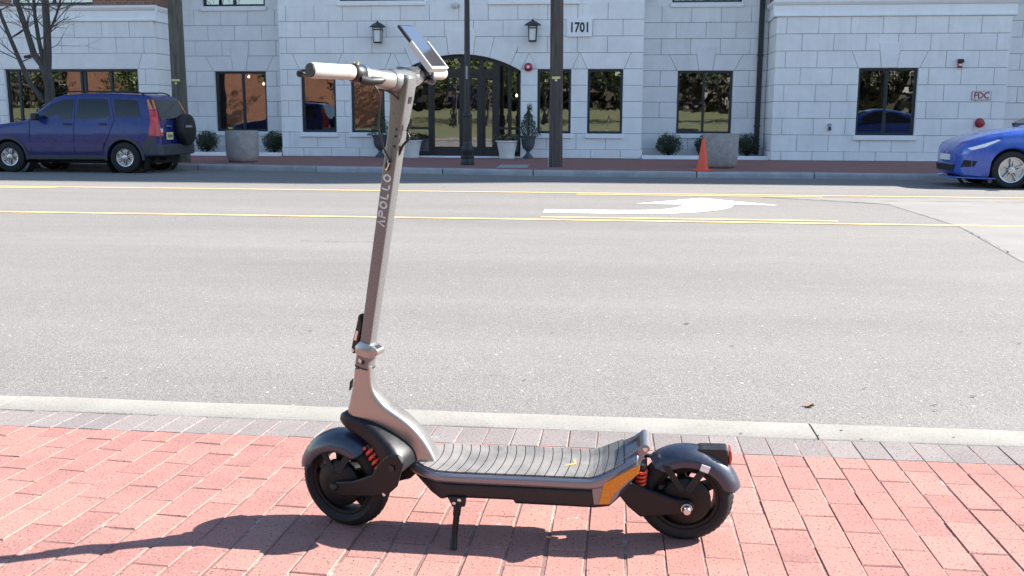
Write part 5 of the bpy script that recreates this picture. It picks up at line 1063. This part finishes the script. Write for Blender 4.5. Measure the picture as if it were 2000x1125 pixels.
for sg in (-1, 1):
    g0, g1 = .168, .288
    gr = MB().tube([barp(sg*w) for w in (g0, g0+.003, .19, .22, .25, g1-.006, g1-.001)], [.0168, .0178, .0172, .0172, .0172, .0176, .0165], 22).build('grip', 'grip_cream', sc, smooth=50)
    MB().tube([barp(sg*(g1-.002)), barp(sg*(g1+.002))], [.0160, .0150], 20).tube([barp(sg*(g1+.0015)), barp(sg*(g1+.0028))], [.0035, .003], 10).build('grip_end_plug', 'black_plastic', gr, smooth=40)
    MB().tube([barp(sg*w) for w in (.140, .143, .164, .167)], [.0195, .0215, .0215, .019], 20).build('lever_clamp', 'black_plastic', sc, smooth=40)
    MB().tube([barp(sg*w) for w in (.127, .129, .139, .141)], [.0175, .0225, .0225, .019], 20).build('clamp_ring', 'chrome', sc, smooth=40)
    u, v = bar(sg*.15)
    MB().tube([tuple(G(u-.018, v-.004, sg*.145)), tuple(G(u-.040, v-.008, sg*.155)), tuple(G(u-.058, v-.006, sg*.185)), tuple(G(u-.064, v-.002, sg*.24)), tuple(G(u-.060, v, sg*.283))], [.010, .008, .0062, .0055, .0052], 10).lathe([(.001, -.008), (.006, -.0055), (.008, 0), (.006, .0055), (.001, .008)], G(u-.060, v, sg*.285), 12).build('brake_lever', 'black_plastic', sc, smooth=60)
    MB().tube([tuple(G(u+.012, v-.014, sg*.155)), tuple(G(u+.028, v-.018, sg*.140)), tuple(G(u+.042, v-.016, sg*.118)), tuple(G(u+.046, v-.013, sg*.108))], [.013, .011, .008, .004], 10).build('thumb_paddle', 'black_plastic', sc, smooth=60)
    MB().tube([tuple(G(u+.002, v+.020, sg*.155)), tuple(G(u+.002, v+.026, sg*.155))], .006, 10).build('lever_screw', 'chrome', sc, smooth=30)
# display and phone mount on the far half of the bar
u, v = bar(-.055); MB().loft([superring((u-.03, v+.012), (u+.020, v+.012), .032, G, 24, 3, -.052), superring((u-.030, v+.026), (u+.022, v+.024), .033, G, 24, 3, -.052), superring((u-.026, v+.031), (u+.018, v+.028), .028, G, 24, 3, -.052)]).build('display', 'screen', sc, smooth=40)
PWn, PWf = -.090, -.166
pTL, pBL = Vector(at(778, 47, PWn, G)), Vector(at(842, 131, PWn, G)); pd = (pTL-pBL).normalized(); pn = Vector((pd.y, -pd.x))   # pn faces the rider
if pn.x < 0: pn = -pn
def phone_pts(x0, x1, y0, y1): return [(x0, y0), (x1, y0), (x1, y1), (x0, y1)]
PL = (pTL-pBL).length
ph = thing('mobile_phone', tuple(G(pBL.x, pBL.y, (PWn+PWf)/2)), 'black mobile phone clipped above the scooter handlebar with its screen to the rider', 'phone')
def PP(l, w, t_): q = pBL+pd*l+pn*t_; return tuple(G(q.x, q.y, w))
MB().prism([(.002, PWn-.001), (PL, PWn-.001), (PL, PWf+.001), (.002, PWf+.001)], lambda l, w, t_: PP(l, w, t_), -.009, -.0005).build('phone_body', 'phone_black', ph, bevel=.003, seg=3)
MB().prism([(.007, PWn-.005), (PL-.005, PWn-.005), (PL-.005, PWf+.005), (.007, PWf+.005)], lambda l, w, t_: PP(l, w, t_), -.0007, .0004).build('phone_screen', 'screen', ph)
hd = MB()
hd.prism([(-.006, PWn+.004), (PL*.60, PWn+.004), (PL*.60, PWn-.001), (-.006, PWn-.001)], PP, -.014, .003); hd.prism([(-.006, PWf-.004), (PL*.60, PWf-.004), (PL*.60, PWf+.001), (-.006, PWf+.001)], PP, -.014, .003); hd.prism([(-.006, PWn), (.001, PWn), (.001, PWf), (-.006, PWf)], PP, -.014, .003); hd.prism([(.001, PWn-.001), (PL*.55, PWn-.001), (PL*.55, PWf+.001), (.001, PWf+.001)], PP, -.014, -.0095)
hd.build('phone_cradle', 'white_plastic', sc, bevel=.002)
u, v = bar(-.115); m_ = pBL+pd*.035-pn*.014
MB().tube([tuple(G(u, v+.010, -.115)), tuple(G((u+m_.x)/2, (v+m_.y)/2+.008, -.120)), tuple(G(m_.x, m_.y, -.126))], [.010, .009, .011], 12).build('phone_arm', 'black_plastic', sc, smooth=60); MB().tube([barp(-.103), barp(-.127)], .0215, 20).build('phone_clamp', 'black_plastic', sc, smooth=40)
# cables
def cab(L, rad=.0024, mat='black_plastic', name='cable'): return MB().tube([tuple(G(*q)) for q in [(p[0], p[1], p[2]) for p in smoothpairs(L, 6)]], rad, 8).build(name, mat, sc, smooth=60)
def atw(x, y, w): q = at(x, y, w, G); return (q[0], q[1], w)
cab([atw(718, 152, .12), atw(738, 178, .10), atw(742, 205, .085), atw(739, 240, .075), atw(742, 262, .065), atw(751, 293, .035), atw(764, 316, .019)])
cab([atw(742, 172, .08), atw(765, 182, .04), atw(781, 196, .018)]); cab([atw(805, 232, .0), (ax(.60, .028)[0], ax(.60, .028)[1], .0), atw(799, 270, .004), (ax(.565, .024)[0], ax(.565, .024)[1], .004), (ax(.54, .017)[0], ax(.54, .017)[1], .006)], .0035)
kl = ax(.508, -.004); MB().tube([tuple(G(kl[0]-.004, kl[1]-.010, .0175)), tuple(G(kl[0]+.004, kl[1]-.006, .023)), tuple(G(kl[0]+.007, kl[1]+.008, .023)), tuple(G(kl[0]+.002, kl[1]+.012, .0175))], .0032, 8).build('cable_hook', 'chrome', sc, smooth=60)
plate([ax(.496, -.010), ax(.522, -.010), ax(.522, .002), ax(.496, .002)], G, .0172, .0180, 'cable_port', 'black_matte', sc, .0003)
# steered fork with its link arms and springs
FK = [(-.922, .306, -.918, .330, .024), (-.908, .297, -.903, .336, .032), (-.890, .286, -.878, .336, .036), (-.850, .270, -.832, .322, .038), (-.815, .250, -.790, .302, .042), (-.790, .222, -.752, .276, .048), (-.775, .190, -.722, .246, .054), (-.765, .165, -.712, .215, .056)]
body_loft(FK, G, 'fork_crown', 'fork_black', sc, 4., 3, 24)
for sg in (-1, 1):
    leg = [(-.772, .236), (-.745, .258), (-.716, .258), (-.703, .240), (-.724, .170), (-.748, .146), (-.790, .128), (-.905, .106), (-.932, .114), (-.934, .136), (-.912, .148), (-.86, .160), (-.800, .190)]
    plate(leg, G, sg*.046, sg*.060, 'link_arm', 'fork_black', sc, .005)
    MB().lathe([(.009, .056), (.009, .064), (.004, .065)], G(-.735, .222, 0), 8, (AXF(G)[0], AXF(G)[1], AXF(G)[2]*sg)).build('pivot_bolt', 'black_iron', sc, smooth=30)
    MB().lathe([(.005, .058), (.005, .062), (.002, .063)], G(-.762, .142, 0), 10, (AXF(G)[0], AXF(G)[1], AXF(G)[2]*sg)).build('link_bolt', 'chrome', sc, smooth=30)
for w in (.030, -.030): spring((-.826, .256), (-.782, .192), G, .014, .0048, 5, w); MB().tube([tuple(G(-.828, .260, w)), tuple(G(-.778, .186, w))], .008, 10).build('damper', 'black_plastic', sc)
plate([(-.896, .400), (-.892, .400), (-.888, .424), (-.892, .424)], F, -.012, .012, 'front_badge', 'black_plastic', sc, .0005)
